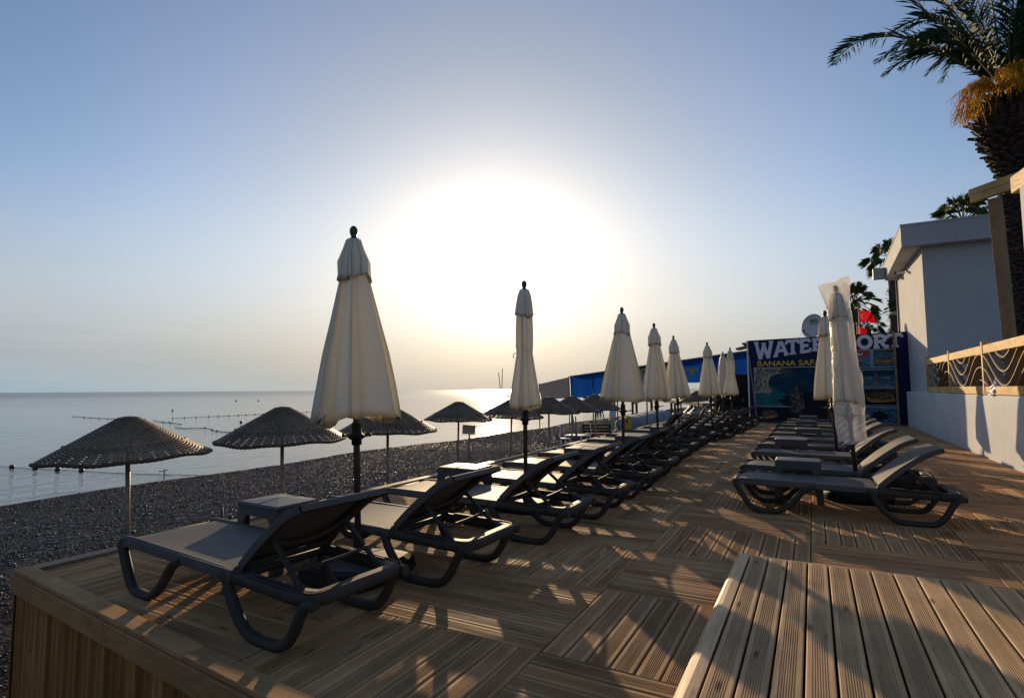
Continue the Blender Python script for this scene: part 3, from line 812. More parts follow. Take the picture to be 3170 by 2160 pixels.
RIGHT = [
    (6.76, -.82, 1.0, 'dark grey lounger seen side-on, nearest of the row along the white wall'),
    (7.89, -.86, -.8, 'second lounger from the raised platform, behind the first wall-side table'),
    (9.5, -.88, .5, 'third lounger from the raised platform in the row along the white wall'),
    (10.85, -.90, 0, 'fourth lounger from the raised platform in the row along the white wall'),
    (12.25, -.86, 0, 'fifth lounger from the raised platform in the row along the white wall'),
    (13.5, -.87, .6, 'sixth lounger from the raised platform in the row along the white wall'),
    (15.0, -.87, 0, 'seventh lounger from the raised platform in the row along the white wall'),
    (16.5, -.90, 0, 'eighth lounger from the raised platform in the row along the white wall'),
    (17.65, -.80, 0, 'second last lounger before the billboard in the row along the white wall'),
    (19.4, -.76, 0, 'last lounger before the billboard in the row along the white wall')]
fl = True
for (y, xe, tr, lab) in LEFT:
    steep = 'steeper' in lab
    o = protoS if steep else place_tree(protoL, fl, (0, 0, 0), (0, 0, 0))
    if not steep: fl = False
    r = math.radians(tr)
    o.location = (xe - 2.02 * math.cos(r), y - 1.01 * math.sin(r), 0.001); o.rotation_euler = (0, 0, r)
    tag(o, lab, 'sun lounger', 'loungers in the seaward row')
for (y, xf, tr, lab) in RIGHT:
    o = copy_tree(protoL); r = math.radians(tr)
    o.location = (xf, y - 1.01 * math.sin(r), 0.001); o.rotation_euler = (0, 0, r)
    tag(o, lab, 'sun lounger', 'loungers in the row along the white wall')

# ------------------------------------------------------------------ side tables
def make_table():
    root = empty('side_table'); H, A, B = .475, .235, .185
    mb = MB()
    # low hipped top with a rounded edge
    o = .012
    prof = [(A, B, H - .035), (A, B, H - .012), (A - o, B - o, H), (.02, .012, H + .016)]
    vs = []
    for (x, y, z) in prof: vs += [(-x, -y, z), (x, -y, z), (x, y, z), (-x, y, z)]
    fs = [(4 * i + k, 4 * i + (k + 1) % 4, 4 * i + 4 + (k + 1) % 4, 4 * i + 4 + k) for i in range(3) for k in range(4)] + [(12, 13, 14, 15), (3, 2, 1, 0)]
    mb.add(vs, fs)
    # raised seams from the centre to the edge middles
    mb.beam((0, .0, H + .017), (0, -B + .01, H + .001), .006, .004); mb.beam((0, 0, H + .017), (0, B - .01, H + .001), .006, .004)
    mb.build('table_top', M['plastic_table'], root)
    mb = MB()
    def arch(w, ww):
        """outline of a side panel with its arched opening; x across, z up"""
        lw = .066; t = H - .036; pts = [(-w - .018, 0), (-w - .018 + lw, 0)]
        iw = w - lw + .010
        pts += [(-iw + .014, .16), (-iw + .022, t - .085), (-iw + .05, t - .055), (iw - .05, t - .055), (iw - .022, t - .085), (iw - .014, .16)]
        pts += [(w + .018 - lw, 0), (w + .018, 0), (w, t), (-w, t)]
        return pts
    for s in (-1, 1):
        k = len(mb.v); mb.prism(arch(A - .004, A), -.011, .011)
        mb.xform(Matrix.Translation((0, s * (B + .004), 0)) @ Matrix.Rotation(s * .045, 4, 'X'), k)
        k = len(mb.v); mb.prism(arch(B - .012, B), -.010, .010)
        mb.xform(Matrix.Translation((s * (A + .004), 0, 0)) @ Matrix.Rotation(PI / 2, 4, 'Z') @ Matrix.Rotation(s * -.045, 4, 'X'), k)
    mb.build('legs_and_apron', M['plastic_table'], root)
    return root
protoT = make_table()
TABS = [(-3.60, 2.92, -4, 'charcoal plastic side table beside the lounger nearest the deck corner'),
        (-3.36, 5.12, 2, 'charcoal plastic side table below the parasol that hides the sun'),
        (-2.88, 7.45, -2, 'third side table of the seaward row counted from the deck corner'),
        (-2.88, 9.72, 2, 'side table beside the steeply propped lounger in the seaward row'),
        (-2.9, 12.2, 0, 'side table between the fifth and sixth seaward parasols'),
        (-.185, 7.29, 0, 'charcoal side table nearest the raised platform, between the first two wall-side loungers'),
        (-.345, 10.18, 0, 'second side table from the raised platform in the wall-side row'),
        (-.11, 12.88, 1, 'third side table from the raised platform in the wall-side row'),
        (-.17, 15.75, 0, 'fourth side table from the raised platform in the wall-side row'),
        (-.14, 18.5, 0, 'farthest side table of the wall-side row, close to the billboard')]
for i, (x, y, a, lab) in enumerate(TABS):
    o = place_tree(protoT, i == 0, (x, y, 0.0008), (0, 0, math.radians(a))); tag(o, lab, 'side table', 'plastic side tables')

# ------------------------------------------------------------------ closed parasols
def folded(mb, prof, nrib, seed, depth, n_per=12, hem_var=.018, twist=0.0):
    """closed canopy: prof [(z, R)] top to bottom; every panel is folded over to one side between ribs"""
    r = random.Random(seed); cols = []
    for k in range(nrib):
        w = r.uniform(.6, 1.5); sk = r.choice((r.uniform(.18, .34), r.uniform(.66, .82))); dp = depth * r.uniform(.5, 1.3); hv = r.uniform(-1, 1)
        cols.append((w, sk, dp, hv))
    tot = sum(c[0] for c in cols); ring = []
    a = r.uniform(0, TAU)
    for (w, sk, dp, hv) in cols:
        for j in range(n_per):
            t = j / n_per
            # ridge at t=0, fold valley at t=sk, with a bulging lobe either side
            if t < sk: q = t / sk
            else: q = (1 - t) / (1 - sk)
            q = max(0, min(1, q)); v = q ** 1.15
            ring.append((a + TAU * w / tot * t + .20 * math.sin(PI * q) * (1 if sk > .5 else -1), dp * v, hv * math.sin(PI * t), q))
        a += TAU * w / tot
    n = len(ring); vs = []; m = len(prof)
    for i, (z, R) in enumerate(prof):
        f = i / (m - 1)
        for (ang, dp, hv, q) in ring:
            dd = dp * min(1, .35 + 1.1 * f)
            rr = R * (1 - dd) * (1 + .03 * math.sin(ang * 3 + f * 4 + seed))
            zz = z + (hem_var * hv - .035 * q * R / .3 if i == m - 1 else hem_var * .5 * hv * f)
            if i == m - 1: zz += .02 * math.sin(ang * 2 + seed)
            an = ang + twist * f
            vs.append((rr * math.cos(an), rr * math.sin(an), zz))
    fs = [(i * n + k, i * n + (k + 1) % n, (i + 1) * n + (k + 1) % n, (i + 1) * n + k) for i in range(m - 1) for k in range(n)]
    mb.add(vs, fs, True)
    # hem turned inwards to the pole, so that the folds have an underside
    b = len(mb.v) - n; vs = []
    for k in range(n):
        x, y, z = mb.v[b + k]; vs.append((x * .80, y * .80, z + .045))
    o = len(mb.v); mb.v.extend(vs)
    for k in range(n):
        mb.f.append((b + k, b + (k + 1) % n, o + (k + 1) % n, o + k)); mb.sm.append(True)

def make_parasol(seed, R, label, loc, top, hem=1.12, vent=True, tie=None, finial='finial', depth=.50, base_kind=0, shape=None):
    root = empty('closed_parasol')
    tag(root, label, 'parasol', 'closed cream parasols on the deck')
    mb = MB(); mb.tube([(0, 0, .06), (0, 0, 2.44)], .0235, 12); mb.build('pole', M['pole'], root)
    # base
    b = MB(); n = 8
    if base_kind == 0:
        k = len(b.v)
        b.lathe([(.05, .0), (.325, .0), (.335, .02), (.325, .09), (.29, .115), (.10, .125), (.05, .125)], 24, fn=lambda a, i: 1 / max(abs(math.cos(a)), abs(math.sin(a))) ** .55 if i in (1, 2, 3, 4) else 1, smooth=False)
        for q in range(4):
            a = q * PI / 2
            b.beam((.08 * math.cos(a), .08 * math.sin(a), .122), (.27 * math.cos(a), .27 * math.sin(a), .114), .03, .012, bev=.003)
    else:
        b.lathe([(.04, 0), (.34, 0), (.36, .03), (.36, .10), (.33, .14), (.20, .15), (.04, .15)], 32, smooth=True)
    b.lathe([(.062, .115), (.062, .128), (.034, .130), (.034, .30), (.026, .31)], 16)
    b.build('base', M['black'], root)
    # crank hub and runner below the canopy
    mb = MB(); mb.lathe([(.024, .905), (.036, .91), (.036, .945), (.055, .955), (.060, .975), (.045, .985), (.036, 1.0), (.036, 1.06), (.024, 1.07)], 16)
    for a in (0.2, .2 + PI, 1.9, 1.9 + PI):
        mb.beam((.04 * math.cos(a), .04 * math.sin(a), .965), (.105 * math.cos(a), .105 * math.sin(a), .975), .018, .014, bev=.004)
        mb.sphere((.11 * math.cos(a), .11 * math.sin(a), .978), .013, 8, 5)
    mb.build('runner', M['black'], root)
    # finial
    mb = MB(); mb.lathe([(.02, 2.405), (.046, 2.41), (.048, 2.424), (.026, 2.434), (.019, 2.446), (.024, 2.458), (.030, 2.478), (.029, 2.502), (.018, 2.522), (.003, 2.530)], 16)
    mb.build('finial', M[finial], root)
    mb = MB(); T = 2.415
    if shape: prof = [(hem + (T - hem) * z, R * r) for (z, r) in shape]
    elif tie: prof = [(T, .045), (T - .10, .062), (T - .3, .50 * R + .004), (T - .45, R * .55), (tie + .06, R * .55), (tie + .02, R * .52), (tie, R * .49), (tie - .03, R * .52), (tie - .2, R * .66), (tie - .4, R * .84), (hem + .05, R), (hem, R * .97)]
    else: prof = [(T, .05), (T - .08, .060), (T - .22, R * .27), (T - .30, R * .36), (T - .42, R * .45), (T - .6, R * .58), (T - .85, R * .77), (hem + .22, R * .91), (hem + .08, R * .98), (hem, R * 1.02)]
    folded(mb, prof, 8, seed, depth)
    can = mb.build('canopy', M['canvas'], root)
    if vent:
        mb = MB(); q = .66 if tie else 1
        folded(mb, [(T + .004, .056), (T - .06, .078), (T - .16, .108 * (.3 + .7 * q) + .012), (T - .26, (.121 if q == 1 else .106)), (T - .295, (.131 if q == 1 else .109))], 8, seed + 5, .26, hem_var=.014)
        mb.build('vent_flap', M['canvas'], can)
    if tie:
        mb = MB(); mb.lathe([(R * .50, tie - .010), (R * .505, tie + .010)], 20, closed_top=False); mb.tube([(-R * .45, -.02, tie), (-R * .6, -.06, tie - .03), (-R * .58, -.07, tie - .07)], .006, 5)
        mb.build('tie_strap', M['canvas'], can)
    dx, dy = (top[0] - loc[0]), (top[1] - loc[1])
    root.location = (loc[0], loc[1], 0.0008); root.rotation_euler = (-math.atan(dy / 2.5), math.atan(dx / 2.5), 0)
    return root
make_parasol(3, .312, 'tall closed cream parasol with wide hanging folds, nearest the deck corner', (-2.88, 3.02), (-2.975, 3.02), hem=1.10)
make_parasol(14, .185, 'narrow closed cream parasol bound by a strap, standing right in front of the sun', (-2.83, 5.53), (-2.83, 5.53), hem=1.10, tie=1.72, depth=.30)
make_parasol(25, .345, 'closed cream parasol third from the deck corner, its hem spread wide', (-2.51, 8.09), (-2.49, 8.09), hem=1.13)
make_parasol(36, .27, 'closed cream parasol fourth from the deck corner, overlapping the next behind', (-2.55, 10.38), (-2.58, 10.38), hem=1.10, finial='finial_wood')
make_parasol(47, .30, 'closed cream parasol fifth from the deck corner, partly behind the fourth', (-2.70, 13.04), (-2.80, 13.04), hem=1.10, finial='finial_wood')
make_parasol(58, .30, 'closed cream parasol with frayed hem, sixth from the deck corner', (-2.35, 15.39), (-2.43, 15.39), hem=1.12, finial='finial_wood')
make_parasol(69, .22, 'gathered closed parasol with a puffed cap, in front of the film-wrapped one', (-2.15, 17.77), (-2.15, 17.77), hem=1.12, tie=1.75, depth=.35, finial='finial_wood')
p7 = make_parasol(70, .13, 'thin closed parasol wrapped in clear film, farthest of the seaward row', (-2.67, 19.79), (-2.63, 19.79), hem=1.1, vent=False, depth=.3, finial='finial_wood', shape=[(1, .35), (.9, .62), (.75, .9), (.5, 1), (.25, 1), (.08, .92), (0, .7)])
mb = MB(); folded(mb, [(2.42, .04), (2.3, .10), (2.0, .145), (1.6, .155), (1.3, .15), (1.12, .12), (1.05, .07), (.95, .05)], 9, 71, .15); mb.build('film_cover', M['film'], p7)
r1 = make_parasol(81, .16, 'closed parasol inside a baggy clear plastic cover, leaning beside the nearest wall-side loungers', (.415, 7.66), (.285, 7.66), hem=1.12, tie=1.8, depth=.30, base_kind=1)
make_parasol(92, .27, 'cream parasol hidden behind the plastic-covered one, with a yellowed fold', (.30, 10.1), (.215, 10.1), hem=1.13, base_kind=1)
for sd_, yy, lab in ((103, 12.6, 'closed parasol third from the raised platform in the wall-side row, hidden behind nearer ones'), (114, 15.05, 'closed parasol fourth from the raised platform in the wall-side row, hidden behind nearer ones'), (125, 17.5, 'closed parasol fifth from the raised platform in the wall-side row, hidden behind nearer ones'), (136, 20.0, 'closed parasol closest to the billboard in the wall-side row, hidden behind nearer ones')):
    make_parasol(sd_, .26, lab, (.38, yy), (.36, yy), hem=1.13, base_kind=1)
# clear bag over the first wall-side parasol: flat sealed top edge with two stiff corners, open foot
def bag():
    prof = [  # z, half width in x, half depth in y, x shift
        (2.57, .19, .004, -.015), (2.53, .188, .02, -.012), (2.42, .160, .055, -.004), (2.28, .132, .085, .01), (2.1, .120, .10, .02), (1.9, .124, .11, .02),
        (1.7, .130, .115, .02), (1.5, .140, .125, .02), (1.3, .155, .135, .022), (1.15, .158, .14, .015), (1.0, .145, .14, .0), (.85, .145, .13, .0), (.72, .150, .12, .005), (.66, .150, .11, .005)]
    n = 40; vs = []; rr = random.Random(9)
    ph = [rr.uniform(0, TAU) for _ in range(6)]
    for i, (z, a, b, sx) in enumerate(prof):
        for k in range(n):
            t = TAU * k / n; e = .8
            c, s = math.cos(t), math.sin(t)
            x = a * abs(c) ** e * (1 if c > 0 else -1); y = b * abs(s) ** e * (1 if s > 0 else -1)
            wv = 1 + .025 * math.sin(5 * t + ph[0] + z * 9) + .018 * math.sin(9 * t + ph[1] - z * 14) + .02 * math.sin(3 * t + z * 21)
            zz = z + (.03 * math.cos(t) if i == 0 else 0) + (.015 * math.sin(4 * t) if i == len(prof) - 1 else 0)
            if i == 0: zz += (.035 if c > .2 else -.015 if c < -.9 else 0)
            vs.append((sx + x * wv, y * wv, zz))
    m = len(prof); mb = MB()
    mb.add(vs, [(i * n + k, i * n + (k + 1) % n, (i + 1) * n + (k + 1) % n, (i + 1) * n + k) for i in range(m - 1) for k in range(n)], True)
    o = mb.build('plastic_cover', M['film'], r1, rot=(0, 0, math.radians(24)))
    md = o.modifiers.new('sub', 'SUBSURF'); md.levels = md.render_levels = 2
    tx = bpy.data.textures.new('crease', 'CLOUDS'); tx.noise_scale = .11
    dm = o.modifiers.new('crumple', 'DISPLACE'); dm.texture = tx; dm.strength = .035; dm.texture_coords = 'LOCAL'
bag()

# ------------------------------------------------------------------ wicker beach umbrellas
def make_wicker():
    root = empty('wicker_umbrella')
    R, HH = .81, .405
    NR = 38
    def surf(t, ang): # t 0 apex .. 1 rim
        r = .075 + (R - .075) * t
        z = HH * (1 - t) ** 1.0 - .02 * t
        z += .006 * t * math.sin(ang * 9) + .010 * t * math.sin(ang * 4 + 1)
        return r, z
    mb = MB()
    def strand(t, ph, amp, th, n=NR * 2, hh=None):
        vs = []; hh = hh or th
        for k in range(n):
            ang = TAU * k / n; r, z = surf(t, ang); o = amp * math.cos(PI * k + ph) if True else 0
            # in-out weave about the stakes, measured along the surface normal
            dn = o; nr, nz = .42, .91
            for (a, b) in ((-hh, -th), (hh, -th), (hh, th), (-hh, th)):
                rr = r + nr * (dn + b) + nz * a; zz = z + nz * (dn + b) - nr * a
                vs.append((rr * math.cos(ang), rr * math.sin(ang), zz))
        fs = [(4 * k + q, 4 * ((k + 1) % n) + q, 4 * ((k + 1) % n) + (q + 1) % 4, 4 * k + (q + 1) % 4) for k in range(n) for q in range(4)]
        mb.add(vs, fs, True)
    row = 0; t = .02
    while t < .97:
        solid = t < .66
        strand(t, PI * (row % 2), .0085, .0052, hh=.0090 if solid else .0074)
        t += .0185 if solid else .0205; row += 1
    for tt in (.655, .665): strand(tt, 0, .012, .012, hh=.010)
    mb.build('woven_canopy', M['wicker'], root)
    st = MB()
    for k in range(NR):
        ang = TAU * (k + .5) / NR
        pts = []
        for i in range(7):
            r, z = surf(i / 6, ang); pts.append((r * math.cos(ang), r * math.sin(ang), z))
        st.tube(pts, .0085, 4)
    ln = MB(); n = 96; vs = []; prof = [.0, .2, .4, .55, .64]
    for tt in prof:
        for k in range(n):
            ang = TAU * k / n; r, z = surf(tt, ang); vs.append((r * math.cos(ang), r * math.sin(ang), z - .004))
    rl = random.Random(2)
    for i in range(4):
        for k in range(n):
            if rl.random() < .07: continue
            ln.add([], [])
            ln.f.append((i * n + k, i * n + (k + 1) % n, (i + 1) * n + (k + 1) % n, (i + 1) * n + k)); ln.sm.append(True)
    ln.v = vs
    st.build('stakes', M['wicker_dark'], root); ln.build('lining', M['wicker_dark'], root)
    # twisted rim
    mb = MB()
    for ph in (0, TAU / 3, 2 * TAU / 3):
        pts = []
        for k in range(180):
            ang = TAU * k / 180; r, z = surf(1, ang); q = ang * 30 + ph
            pts.append(((r + .010 * math.cos(q)) * math.cos(ang), (r + .010 * math.cos(q)) * math.sin(ang), z + .010 * math.sin(q)))
        mb.tube(pts, .0115, 5, closed=True)
    mb.build('rim', M['wicker_dark'], root)
    mb = MB(); r0, z0 = surf(0, 0)
    mb.lathe([(.105, HH - .022), (.09, HH - .002), (.065, HH + .010), (.04, HH + .015), (.005, HH + .016)], 20, fn=lambda a, i: 1 + .03 * math.sin(a * 12))
    mb.build('cap', M['wicker_dark'], root)
    mb = MB(); mb.tube([(0, 0, -1.75), (0, 0, HH)], .024, 10)
    for k in range(6):
        a = TAU * k / 6; mb.tube([(0, 0, .02), (.42 * math.cos(a), .42 * math.sin(a), .20)], .010, 5)
    mb.build('pole', M['galv'], root)
    return root
protoW = make_wicker()
WICK = [(-6.70, 3.43, .61, 1.1, -1.6, 0, 'wicker beach umbrella nearest the deck corner, its whole pale pole in view'),
        (-6.29, 5.13, .67, .6, -1.0, 1, 'wicker beach umbrella second from the left, its edge behind the large parasol'),
        (-6.32, 7.27, .63, -.3, .8, 2, 'wicker beach umbrella half hidden behind the parasol nearest the deck corner'),
        (-7.54, 11.21, .60, 0, 1.0, .7, 'wicker beach umbrella beside the small white notice board'),
        (-6.82, 12.57, .63, .5, 2.5, .2, 'wicker beach umbrella in the sun glitter, light sparkling through its weave'),
        (-6.25, 13.61, .68, 0, 1.5, 1.6, 'wicker beach umbrella just right of the parasol that hides the sun'),
        (-5.94, 14.47, .69, 1, 2.2, 2.2, 'wicker beach umbrella in front of the left end of the blue awning'),
        (-5.68, 15.66, .72, 0, .6, 1.1, 'wicker beach umbrella left of the third parasol, below the blue awning'),
        (-4.3, 24.5, .78, -1, -2, .4, 'pale lit wicker umbrella far off between the fifth and sixth parasols')]
for i, (x, y, zr, rx, ry, rz, lab) in enumerate(WICK):
    o = place_tree(protoW, i == 0, (x, y, zr), (math.radians(rx), math.radians(ry), rz)); tag(o, lab, 'beach umbrella', 'wicker umbrellas on the beach')
# a photo pixel (of the 2324-wide view) at d metres along the viewing axis -> world point
def at(x, y, d):
    v = F_ * FOC + R2 * (x - 1162) + U2 * (792 - y)
    return Vector((0, 0, CAM_H)) + v * (d / FOC)
# ------------------------------------------------------------------ low white wall, terrace, fence
wall = empty('white_wall', (2.75, 10, 0)); tag(wall, 'low white plastered wall carrying the timber fence along the right of the deck', 'wall')
mb = MB(); WT = 1.15
outline = [(2.75, -6.0), (2.75, 22.55), (2.77, 22.80), (2.83, 22.98), (2.93, 23.06), (3.02, 23.06), (3.02, -6.0)]
n = 60; vs = []
seq = []
for (a, b) in zip(outline[:-1], outline[1:]):
    L_ = max(1, int((Vector(b) - Vector(a)).length / .35))
    for i in range(L_): seq.append((a[0] + (b[0] - a[0]) * i / L_, a[1] + (b[1] - a[1]) * i / L_))
seq.append(outline[-1]); rw = random.Random(4)
zs = [0.0, .05, .12, .3, .6, .9, 1.11, 1.14, WT]
for iz, z in enumerate(zs):
    for (x, y) in seq:
        front = x < 2.9
        dx = rw.uniform(-.004, .004) if front and z < 1.1 else 0
        if iz == 0 and front: dx += rw.uniform(-.004, .012)
        if front: dx += (.006 if z > 1.12 else 0) + (.012 if z >= WT else 0)
        vs.append((x + dx - 2.75, y - 10, z))
m = len(seq)
mb.add(vs, [(i * m + k, i * m + k + 1, (i + 1) * m + k + 1, (i + 1) * m + k) for i in range(len(zs) - 1) for k in range(m - 1)], True)
b0 = (len(zs) - 1) * m
mb.quad((.018, -16, WT), (.27, -16, WT), (.27, 13.06, WT), (.18, 13.06, WT)); mb.quad((.018, -16, WT), (.18, 13.06, WT), (.09, 12.98, WT), (.02, 12.5, WT))
mb.build('plaster_face', M['plaster'], wall)
# ragged damp mortar line where the wall meets the planks
mb = MB(); y = 2
while y < 22.9:
    q = .12 + .2 * rw.random(); h = .012 + .03 * rw.random() ** 2
    mb.box((2.742, y + q / 2, h / 2), (.018 + .03 * rw.random(), q, h)); y += q + (.25 * rw.random() if rw.random() < .25 else 0)
M['mortar'] = simple('dark_mortar', (.030, .027, .025), .9, .3, 20)
mb.build('mortar_line', M['mortar'], wall)
mb = MB(); mb.box((8.5, 6.9, .50), (10.95, 25.2, 1.0)); mb.box((8.5, 6.9, 1.01), (10.95, 25.2, .05))
M['tile'] = simple('terrace_tile', (.30, .26, .22), .6, .15, 3)
tag(mb.build('terrace_floor', M['tile']), kind='structure')

fence = empty('timber_fence', (2.79, 10, WT)); tag(fence, 'pale pine fence of posts and rails filled with wavy bent strips, on the white wall', 'fence')
FP = [18.72, 15.86, 13.0, 10.14, 7.28, 4.42]
for y in FP:
    mb = MB(); mb.box((.03, y - 10, .485), (.16, .095, .97), bev=.005); mb.build('post', M['pine_z'], fence)
mb = MB(); k = 0
for a, b in zip(FP[:-1], FP[1:]):
    mb.box((-.012, (a + b) / 2 - 10, .825), (.055, a - b - .088, .155), bev=.006)
mb.build('top_rail', M['pine_y'], fence)
mb = MB()
for a, b in zip(FP[:-1], FP[1:]): mb.box((-.012, (a + b) / 2 - 10, .082), (.055, a - b - .088, .145), bev=.006)
mb.build('bottom_rail', M['pine_y'], fence)
for bi, (a, b) in enumerate(zip(FP[:-1], FP[1:])):
    mb = MB(); lo, hi = .162, .742; P_ = (a - b) * .98
    for kx in (-2, -1, 0, 1, 2):
        run = []
        for i in range(161):
            y = b + .045 + (a - b - .09) * i / 160
            ph = TAU * (a - y) / P_ * 1.0 + .35
            z = .452 + .29 * math.cos(ph) + kx * .235
            # gather the copies together on the steep flanks, as bundled strips do
            if lo <= z <= hi: run.append((.01, y - 10, z))
            else:
                if len(run) > 3: mb.sweep(run, [(.06, -.007), (.06, .007), (-.06, .007), (-.06, -.007)], up=(0, 0, 1))
                run = []
        if len(run) > 3: mb.sweep(run, [(.06, -.007), (.06, .007), (-.06, .007), (-.06, -.007)], up=(0, 0, 1))
    mb.build('bent_strips', M['veneer'], fence)
# crumpled bag on the wall top
mb = MB(); rb2 = random.Random(8); n = 22; m = 12; vs = []
for i in range(m + 1):
    f = i / m
    for k in range(n):
        a = TAU * k / n
        r = (.20 * (1 - f) ** .7 + .015) * (1 + .28 * (rb2.random() - .5) + .15 * math.sin(a * 3 + f * 5))
        vs.append((r * .62 * math.cos(a), r * 1.25 * math.sin(a) + .05 * f, .30 * f + .02 * (rb2.random() - .5) * (i > 0)))
mb.add(vs, [(i * n + k, i * n + (k + 1) % n, (i + 1) * n + (k + 1) % n, (i + 1) * n + k) for i in range(m) for k in range(n)], False)
M['bag'] = simple('crinkled_bag', (.55, .53, .50), .18, .2, 15, .8, 40, .02)
tag(mb.build('plastic_bag', M['bag'], None, (2.70 + .12, 12.45, WT + .005)), 'crumpled clear plastic bag left on the white wall against the fence', 'plastic bag')

# ------------------------------------------------------------------ white house
house = empty('white_house', (2.95, 19.7, 0)); tag(house, 'white plastered house with flat overhanging roof behind the terrace', 'house')
mb = MB(); mb.box((3.4, 2.63, 2.68), (6.8, 5.26, 5.36)); mb.build('wall', M['plaster_house'], house)
mb = MB(); mb.prism([(-.52, -.36), (7.0, -.36), (7.0, 5.6), (-.36, 5.6)], 5.363, 5.965, 'z')
roof = mb.build('roof', M['plaster_house'], house)
mb = MB(); mb.prism([(-.535, -.375), (7.0, -.375), (7.0, 5.6), (-.375, 5.6)], 5.967, 6.02, 'z'); mb.build('coping', M['plaster_house'], roof)
mb = MB(); mb.tube([(-.035, 5.22, 0), (-.035, 5.22, 5.3)], .03, 8); mb.build('downpipe', M['brown_metal'], house)
cam_ = empty('security_camera', (2.95, 22.6, 5.22)); tag(cam_, 'small white bullet camera under the roof overhang of the white house', 'camera')
mb = MB(); mb.box((-.02, 0, .0), (.04, .12, .12), bev=.01); mb.tube([(-.03, 0, 0), (-.16, 0, -.02)], .02, 8); mb.build('bracket', M['white_metal'], cam_)
mb = MB(); mb.tube([(-.10, .02, -.03), (-.34, -.10, -.07)], .045, 12); mb.build('body', M['white_metal'], cam_)
mb = MB(); mb.tube([(-.33, -.095, -.068), (-.385, -.122, -.078)], .050, 12); mb.build('lens_hood', M['black'], cam_)
fl_ = empty('floodlight', (2.40, 24.72, 5.55)); tag(fl_, 'square grey floodlight box projecting from the far roof corner of the white house', 'floodlight')
mb = MB(); mb.box((0, 0, 0), (.46, .16, .42), bev=.015); mb.box((.0, .13, 0), (.12, .14, .2)); mb.build('housing', M['galv'], fl_)
M['lens'] = simple('grey_glass', (.20, .25, .29), .15, .1, 3)
mb = MB(); mb.box((0, -.085, -.02), (.40, .012, .33), bev=.004); mb.build('glass', M['lens'], fl_)
q = at(2034, 711, 26.2)
l2 = empty('lamp_post', (q.x, q.y, -1)); tag(l2, 'small grey lamp on a thin pole beside the far edge of the white house', 'lamp post')
mb = MB(); mb.tube([(.12, 0, 0), (.12, 0, q.z + 1.1)], .025, 8); mb.tube([(.12, 0, q.z + 1.05), (-.05, 0, q.z + 1.03)], .02, 6); mb.build('pole', M['brown_metal'], l2)
mb = MB(); mb.box((-.08, 0, q.z + 1), (.30, .2, .17), bev=.02); mb.build('lamp_head', M['galv'], l2)

# ------------------------------------------------------------------ pergola timbers and the pillar at the right
pg = empty('pergola', (3.3, 12.8, 1.035)); tag(pg, 'unfinished timber pergola with a thick post and two stacked beams on the terrace', 'pergola')
def rel(o, p): return tuple(Vector(p) - o.location)
pt = at(2258, 452, 11.2); pb = at(2294, 790, 11.2)
mb = MB(); ptop = Vector((pt.x, pt.y, pt.z)); pbot = ptop + (pb - pt) * ((1.035 - pt.z) / (pb.z - pt.z))
ax_ = Vector((.61, -.79, 0))
a, b = rel(pg, pbot + ax_ * .0), rel(pg, ptop)
mb.beam(a, b, .19, .15, up=(-.79, -.61, 0), bev=.012); mb.beam(Vector(a) + Vector((-.79, -.61, 0)) * .092 + ax_ * .02, Vector(b) + Vector((-.79, -.61, 0)) * .092 + ax_ * .02, .17, .035, up=(-.79, -.61, 0), bev=.004)
mb.build('post', M['pine_dark'], pg)
e1 = at(2203, 456, 11.5); e1.z = pt.z + .145
for kz, nm in ((-.072, 'lower_beam'), (.074, 'upper_beam')):
    mb = MB(); s = Vector((e1.x, e1.y, pt.z + .150 + kz)); st_ = s + ax_ * (.03 if kz < 0 else 0)
    mb.beam(rel(pg, st_), rel(pg, s + ax_ * 3.6), .10, .140, bev=.006); mb.build(nm, M['pine_y'], pg)
pil = empty('white_pillar', (2.92, 10.6, 1.035)); tag(pil, 'white pillar at the right edge of the view, carrying a pale timber beam', 'pillar')
mb = MB(); mb.box((.22, .0, 1.66), (.44, .9, 3.32), bev=.01); mb.build('shaft', M['plaster'], pil)
e2 = at(2286, 384, 8.9)
mb = MB(); s = Vector((e2.x + .1, e2.y, 4.355 + .14)); dr = Vector((.13, -.99, 0))
mb.beam(rel(pil, s), rel(pil, s + dr * 3.6), .16, .27, bev=.008); mb.build('beam', M['pine_y'], pil)

# ------------------------------------------------------------------ terrace chairs and tables, glimpsed through the fence
M['redwood'] = wood('red_stained_wood', (.13, .022, .018), (.20, .04, .03), 'z', .5, knots=False)
M['darkchair'] = simple('dark_chair', (.05, .047, .045), .4, .2, 6)
M['tubes'] = simple('grey_steel_tube', (.33, .33, .33), .35, .1, 6, metal=.4)
def chair(mat, tube=False):
    root = empty('terrace_chair')
    mb = MB(); mb.box((0, 0, .445), (.42, .42, .035), bev=.012); mb.build('seat', M[mat], root)
    for sx in (-1, 1):
        for sy in (-1, 1):
            mb = MB()
            top = .95 if sy > 0 else .43
            if tube: mb.tube([(sx * .19, sy * .19, 0), (sx * .185, sy * .185, .43), (sx * .185, sy * .185 + (.06 if sy > 0 else 0), top)], .014, 8)
            else: mb.beam((sx * .19, sy * .19, 0), (sx * .185, sy * (.185 if sy < 0 else .225), top), .036, .036, bev=.005)
            mb.build('leg', M['tubes' if tube else mat], root)
    mb = MB()
    for z in ((.60, .70, .80, .90) if not tube else (.66, .74, .82, .9)): mb.box((0, .205 + (z - .43) * .05, z), (.36, .018, .062), bev=.005)
    mb.build('backrest', M[mat], root); return root
